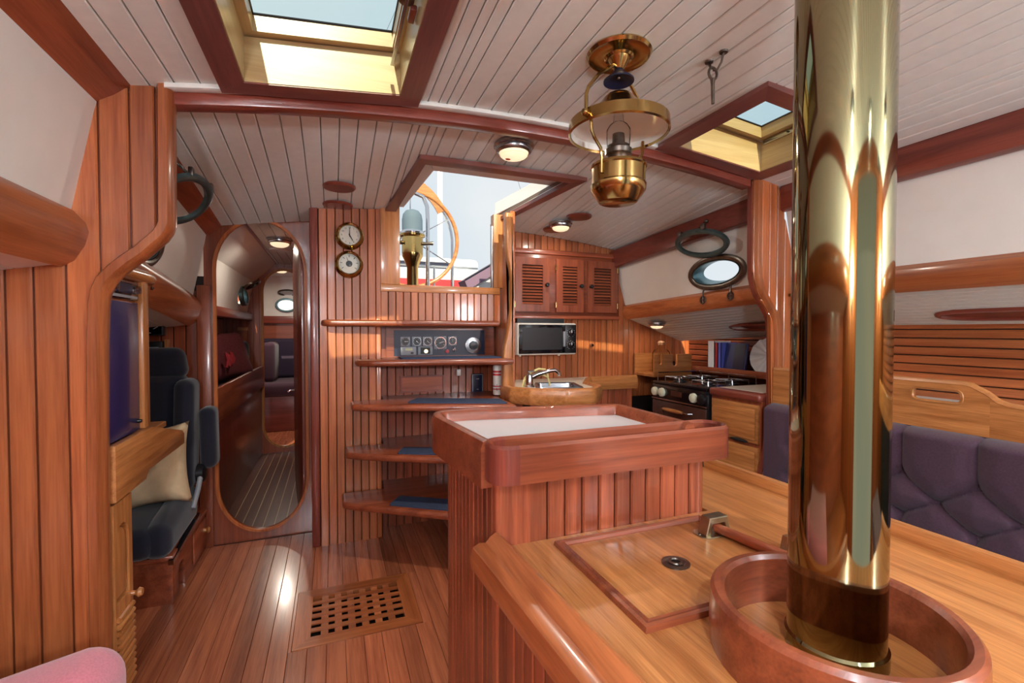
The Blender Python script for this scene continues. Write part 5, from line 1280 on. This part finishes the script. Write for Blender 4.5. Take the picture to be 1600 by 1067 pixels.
# ------------------------------------------------------------------ passage and aft cabin seen through the oval door
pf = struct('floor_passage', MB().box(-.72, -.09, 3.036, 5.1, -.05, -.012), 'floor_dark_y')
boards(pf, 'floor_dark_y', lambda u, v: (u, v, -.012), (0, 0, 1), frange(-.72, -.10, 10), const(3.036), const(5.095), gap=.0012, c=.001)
cau = MB()
for u in frange(-.72, -.10, 10)[1:-1]: cau.box(u-.0022, u+.0022, 3.04, 5.09, -.004, .0006)
obj('caulking', cau, 'pale_y', pf)
struct('wall_passage_right', MB().box(-.10, -.075, 3.036, 5.1, 0, 1.95), 'cherry_z')
pcl = struct('ceiling_passage', MB().box(-.50, -.09, 3.036, 5.1, 1.872, 1.89), 'ceiling_groove')
boards(pcl, 'white_plank', lambda u, v: (u, v, 1.872), (0, 0, -1), frange(-.50, -.095, 6), const(3.036), const(5.09), t=.012, gap=.0016)
struct('trim_14', MB().tube([(-.50, 3.04, 1.868), (-.50, 5.09, 1.868)], .016, 8), 'red_y', 'dark moulding along the passage ceiling')
struct('wall_passage_slope', MB().slab([(-.50, 3.036, 1.87), (-.50, 5.1, 1.87), (-.72, 5.1, 1.66), (-.72, 3.036, 1.66)], (-.02, 0, .02)), 'panel_vinyl', smooth=False)
plw = plate_hole([(3.036, 1.36), (5.1, 1.36), (5.1, 1.68), (3.036, 1.68)], oval(4.60, 1.50, .11, .065), 'x', -.79, -.77)
plw.v = [(x+(z-1.36)*.2, y, z) for x, y, z in plw.v]
struct('wall_passage_left', plw, 'panel_vinyl')
def small_port(o, ex, ez, rx, ry, label, lid):
    t = thing('porthole', label, 'porthole', o)
    F = basis(o, ex, ez); obj('frame', oval_ring(F, rx, ry, .025, .03), 'verdigris', t)
    L = basis(lid[0], lid[1], lid[2]); ld = obj('lid', oval_ring(L, rx*.95, ry*.95, .022, .014), 'bronze', t); obj('pane', oval_pane(L, rx*.95, ry*.95, .003, .008), 'clear_glass', ld)
small_port((-.738, 4.60, 1.50), (0, 1, 0), (1, 0, .1), .105, .06, 'bright oval porthole above the bunk in the passage', ((-.66, 4.60, 1.605), (0, 1, 0), (.5, 0, -.8)))
struct('trim_15', MB().box(-.80, -.72, 3.036, 5.09, 1.30, 1.37, .012), 'red_y', 'shelf lip above the passage bunk')
ps2 = struct('wall_passage_boards', MB().box(-1.0, -.98, 3.036, 5.1, .8, 1.32), 'dark_gap')
boards(ps2, 'gold_z', lambda u, v: (-.98, u, v), (1, 0, 0), frange(3.06, 5.09, 26), const(.85), const(1.31), t=.012, gap=.003)
struct('ceiling_passage_left', MB().box(-1.0, -.74, 3.036, 5.1, 1.32, 1.34), 'white_plank')
tag(obj('notice_plate', MB().box(-.845, -.76, 5.075, 5.088, 1.205, 1.235), 'gold_x'), 'small pale notice plate beside the inner oval door', 'sign')
bk_ = thing('passage_bunk', 'dark wooden bunk front in the passage beyond the oval door', 'bunk', (-.8, 4, 0))
obj('front', MB().box(-.68, -.655, 3.04, 5.09, 0, .70, .003), 'red_z', bk_)
obj('lee_board', MB().box(-.655, -.628, 3.04, 5.09, .66, .865, .008), 'cherry_y', bk_)
obj('mattress', MB().box(-.975, -.66, 3.05, 5.08, .70, .80, .03, 3), 'velvet_dark', bk_)
rp = thing('red_pillow', 'red and maroon striped pillow on the passage bunk', 'pillow', (-.80, 4.2, .80))
obj('cover', weld(pillow(-.80, 4.25, 1.0, .26, .08, .20, Matrix.Rotation(math.radians(68), 4, 'Z') @ Matrix.Rotation(math.radians(-20), 4, 'X'))), 'maroon_fabric', rp, angle=80)
for k in range(7):
    y = 3.95+.055*k
    obj('fringe', MB().tube([(-.735, y, .93+.012*(k % 2)), (-.728, y+.01, .985), (-.74, y+.005, 1.04-.01*(k % 3))], [.012, .016, .008], 6), 'red_fabric', rp)
np_ = tag(obj('navy_pillow', weld(pillow(-.82, 4.86, .95, .14, .07, .16, Matrix.Rotation(math.radians(70), 4, 'Z'))), 'navy_fabric', angle=80), 'navy pillow at the aft end of the passage bunk', 'pillow')
# inner bulkhead with its own oval opening
IDR = stadium(-.445, .19, .055, 1.80, .22)
ib = struct('wall_passage_aft', plate_hole([(-1.0, 0), (-.10, 0), (-.10, 1.9), (-1.0, 1.9)], IDR, 'y', 5.1, 5.13), 'cherry_z')
obj('opening_trim', MB().sweep([(x, 5.097, z) for x, z in stadium(-.445, .193, .052, 1.803, .222)], [(-.012, -.008), (.008, -.01), (.012, 0), (.008, .008), (-.012, .008)], (0, 1, 0), closed=True), 'gold_z', ib)
boards(ib, 'cherry_z', lambda u, v: (u, 5.1, v), (0, -1, 0), frange(-1.0, -.66, 6), const(0), const(1.88), t=.008, gap=.002)
boards(ib, 'cherry_z', lambda u, v: (u, 5.1, v), (0, -1, 0), frange(-.64, -.11, 8), lambda u: 1.82, const(1.88), t=.008, gap=.002)
# open door leaf, folded back into the passage
dl = thing('door_1', None, None, (-.155, 3.04, .06)); dl['kind'] = 'structure'; dl['label'] = 'oval-ended wooden door leaf folded back into the passage'
leaf = MB().prism(stadium(0, .228, .06, 1.82, .28), 'y', 0, .03, r=.004)
M = Matrix.Translation((-.145, 3.04, 0)) @ Matrix.Rotation(math.radians(99.5), 4, 'Z') @ Matrix.Translation((.235, 0, 0))
obj('leaf', leaf.xform(M), 'red_z', dl)
for zz_ in (1.52, .40):
    obj('hinge', MB().box(-.152, -.148, 3.005, 3.03, zz_-.04, zz_+.04).tube([(-.149, 3.037, zz_-.04), (-.149, 3.037, zz_+.04)], .006, 8), 'brass', dl)
hd = M @ Vector((-.19+.38, 0.03, .80)); obj('handle', MB().tube([hd, hd+Vector((-.03, 0, 0)), hd+Vector((-.032, -.06, 0))], .006, 8), 'chrome', dl)
dome(-.348, 3.70, 1.859, 'brass-lit dome light on the passage ceiling', r=.085, power=2.2)
tag(obj('ceiling_plate', MB().lathe([(0, 0), (.075, 0), (.072, -.012), (0, -.014)], (-.40, 4.2, 1.861), n=28), 'white_plastic'), 'pale round plate on the passage ceiling beyond the dome light', 'plate')
# aft cabin
struct('floor_cabin', MB().box(-1.1, .3, 5.13, 7.2, -.04, 0), 'floor_y')
struct('wall_cabin_left', MB().box(-1.12, -1.1, 5.13, 7.2, 0, 1.95), 'cherry_y')
struct('wall_cabin_right', MB().box(.3, .32, 5.13, 7.2, 0, 1.95), 'cherry_y')
struct('ceiling_cabin', MB().box(-1.12, .32, 5.13, 7.2, 1.93, 1.95), 'white_plank')
struct('wall_cabin_aft', plate_hole([(-1.1, 1.38), (.3, 1.38), (.3, 1.93), (-1.1, 1.93)], oval(-.585, 1.55, .11, .07), 'y', 7.0, 7.02), 'panel_vinyl')
struct('wall_cabin_lower', MB().box(-1.1, .3, 7.0, 7.02, 0, 1.38), 'cherry_x')
struct('trim_16', MB().box(-1.1, .3, 6.94, 7.0, 1.30, 1.40, .012), 'red_x', 'shelf lip under the aft cabin porthole')
small_port((-.585, 6.998, 1.55), (1, 0, 0), (0, -1, 0), .11, .07, 'bright porthole in the far wall of the aft cabin', ((-.56, 6.95, 1.72), (1, 0, 0), (0, -.4, -.9)))
cs = thing('cabin_seat', 'purple velvet bench in the aft cabin', 'seat', (-.5, 6.4, 0))
obj('base', MB().box(-1.09, .28, 6.14, 6.9, 0, .42, .01), 'red_x', cs); obj('cushion', MB().box(-1.09, .28, 6.10, 6.9, .42, .58, .05, 4), 'velvet', cs)
obj('backrest', MB().box(-1.09, .28, 6.78, 6.93, .58, 1.10, .05, 4), 'velvet_dark', cs)
obj('side_cushion', MB().box(-.80, -.66, 6.3, 6.8, .58, 1.06, .05, 4), 'velvet', cs)
dome(-.55, 6.0, 1.929, 'dome light on the aft cabin ceiling', r=.08, power=6)

# ------------------------------------------------------------------ cockpit and harbour outside the companionway
tag(obj('cockpit_sole', MB().box(.1, 1.7, 3.06, 5.6, .86, .90), 'teak_deck'), 'teak cockpit sole outside the companionway', 'deck', kind='structure')
bi = thing('steering_pedestal', 'brass steering pedestal with a grey compass hood in the cockpit', 'pedestal', (.66, 4.0, .9))
PX, PY_ = .637, 4.0
obj('column', MB().lathe([(.09, .9), (.06, .94), (.048, 1.2), (.048, 1.74), (.052, 1.75)], (PX, PY_, 0), n=28), 'brass', bi)
obj('bell', MB().lathe([(.052, 1.75), (.062, 1.78), (.085, 1.83), (.088, 1.86), (.088, 1.99), (.105, 2.0), (.108, 2.015), (.10, 2.02), (0, 2.02)], (PX, PY_, 0), n=32), 'brass', bi)
obj('collar', MB().lathe([(0, 2.02), (.098, 2.02), (.10, 2.03), (.092, 2.045), (0, 2.045)], (PX, PY_, 0), n=32), 'chrome', bi)
obj('compass_hood', MB().lathe([(.086, 2.045), (.086, 2.14), (.078, 2.185), (.055, 2.215), (.02, 2.228), (0, 2.229)], (PX, PY_, 0), n=32), 'canvas_grey', bi)
for sg in (-1, 1): obj('side_lever', MB().tube([(PX+sg*.088, PY_, 1.945), (PX+sg*.12, PY_-.02, 1.945), (PX+sg*.16, PY_-.03, 1.948), (PX+sg*.17, PY_-.03, 1.948)], [.018, .012, .016, .018], 10), 'bronze', bi)
obj('guard_rail', MB().tube([(.47, 4.12, .9), (.47, 4.12, 2.25), (.49, 4.12, 2.36), (.55, 4.12, 2.40), (.66, 4.12, 2.41), (.75, 4.12, 2.38), (.785, 4.12, 2.30), (.79, 4.12, 2.2), (.79, 4.12, .9)], .018, 10), 'chrome', bi)
obj('guard_rail', MB().tube([(.50, 4.2, .9), (.50, 4.2, 1.9), (.60, 4.14, 2.1)], .012, 8), 'chrome', bi)
sw_ = thing('ship_helm', 'varnished wooden steering wheel behind the compass pedestal', 'wheel', (.66, 4.25, 2.03))
WC = (.66, 4.25, 2.03); WR = .43
rimp = [(WC[0]+WR*math.cos(2*PI*k/64), WC[1], WC[2]+WR*math.sin(2*PI*k/64)) for k in range(64)]
obj('rim', MB().tube(rimp, .018, 10, closed=True), 'gold_x', sw_)
obj('hub', MB().lathe([(0, -.03), (.05, -.03), (.05, .03), (0, .03)], WC, 'y', 20), 'chrome', sw_)
for k in range(6):
    a = PI/6+k*PI/3; obj('spoke', MB().tube([WC, (WC[0]+WR*math.cos(a), WC[1], WC[2]+WR*math.sin(a))], .006, 6), 'chrome', sw_)
st_ = thing('stern_arch_board', 'curved teak board on a chrome bow above the steering wheel', 'rail', (.62, 4.7, 2.5))
arcp = [(.62+.47*math.cos(a)*1.05, 4.7, 2.12+.58*math.sin(a)) for a in [math.radians(150-8*k) for k in range(19)]]
obj('board', MB().sweep(arcp[:16], [(-.045, -.015), (.045, -.015), (.045, .015), (-.045, .015)], (0, 1, 0)), 'gold_x', st_)
obj('bow_tube', MB().tube([(.62+.47*math.cos(a)*1.15, 4.72, 2.10+.56*math.sin(a)) for a in [math.radians(60-8*k) for k in range(9)]]+[(1.16, 4.72, .9)], .016, 8), 'chrome', st_)
cbk = thing('cockpit_cushion', 'purple-grey cockpit backrest cushion slanting up on the right coaming', 'cushion', (1.15, 3.8, 1.6))
obj('pad', MB().slab([(.97, 3.55, 1.60), (1.40, 3.55, 1.86), (1.40, 3.75, 1.86), (.97, 3.75, 1.60)], (.03, 0, -.075)), 'canvas_purple', cbk, smooth=False)
obj('piping', MB().tube([(.97, 3.548, 1.60), (1.40, 3.548, 1.86)], .007, 6), 'book_night', cbk)
cg = tag(obj('cockpit_coaming', MB().hexa([(.97, 3.58, .9), (1.7, 3.58, .9), (1.7, 3.58, 1.92), (1.0, 3.58, 1.53)], [(.97, 5.6, .9), (1.7, 5.6, .9), (1.7, 5.6, 1.70), (1.0, 5.6, 1.50)]), 'gelcoat', smooth=False), 'white moulded cockpit coaming on the right outside', 'coaming', kind='structure')
tag(obj('stern_rail', MB().tube([(-.2, 5.6, 1.98), (1.7, 5.6, 1.98)], .014, 8).tube([(1.15, 5.6, .9), (1.15, 5.6, 1.98)], .014, 8).tube([(.3, 5.6, .9), (.3, 5.6, 1.98)], .014, 8), 'steel'), 'stainless stern rail across the cockpit', 'rail')
def boat(x, y, z, s, label, stripe, L):
    t = thing('moored_boat', label, 'boat', (x, y, z))
    hull = []; N = 10
    def section(k): 
        u = k/N; w = .9*s*(1-(2*u-1)**4*.8); return x-L/2+L*u, w, .12*s*(2*u-1)**2
    vs = []; fs = []
    for k in range(N+1):
        xx, w, sh_ = section(k)
        vs += [(xx, y-w, z+.9*s+sh_), (xx, y-w*.8, z), (xx, y+w*.8, z), (xx, y+w, z+.9*s+sh_)]
    for k in range(N):
        for j in range(3): fs.append((k*4+j, k*4+j+1, k*4+j+5, k*4+j+4))
        fs.append((k*4+3, k*4, k*4+4, k*4+7))
    fs += [(0, 1, 2, 3), (N*4+3, N*4+2, N*4+1, N*4)]
    obj('hull', MB().add(vs, fs), 'gelcoat', t)
    obj('stripe', MB().box(x-L*.42, x+L*.42, y-.93*s, y-.80*s, z+.50*s, z+.72*s), stripe, t)
    obj('coachroof', MB().box(x-L*.28, x+L*.18, y-.5*s, y+.5*s, z+.88*s, z+1.25*s, .12*s, 3), 'gelcoat', t)
    obj('window', MB().box(x-L*.2, x+L*.08, y-.505*s, y-.49*s, z+1.0*s, z+1.14*s), 'book_night', t)
    ma = obj('spar', MB().tube([(x+.3, y, z+.9*s), (x+.3, y, z+9*s)], .06*s, 8), 'gelcoat', t)
    obj('spreader', MB().tube([(x-.5*s, y, z+4.2*s), (x+.3+.8*s, y, z+4.2*s)], .02*s, 6), 'steel', ma)
    obj('stay', MB().tube([(x-L/2, y, z+.9*s), (x+.3, y, z+9*s)], .006, 4).tube([(x+L/2, y, z+.9*s), (x+.3, y, z+9*s)], .006, 4), 'steel', ma)
boat(2.0, 10.5, 1.55, 1.0, 'white moored yacht with a red stripe seen behind the compass pedestal', 'hull_red', 6)
boat(12, 5.0, .6, 1.1, 'white moored yacht seen through the galley porthole', 'book_blue', 8)
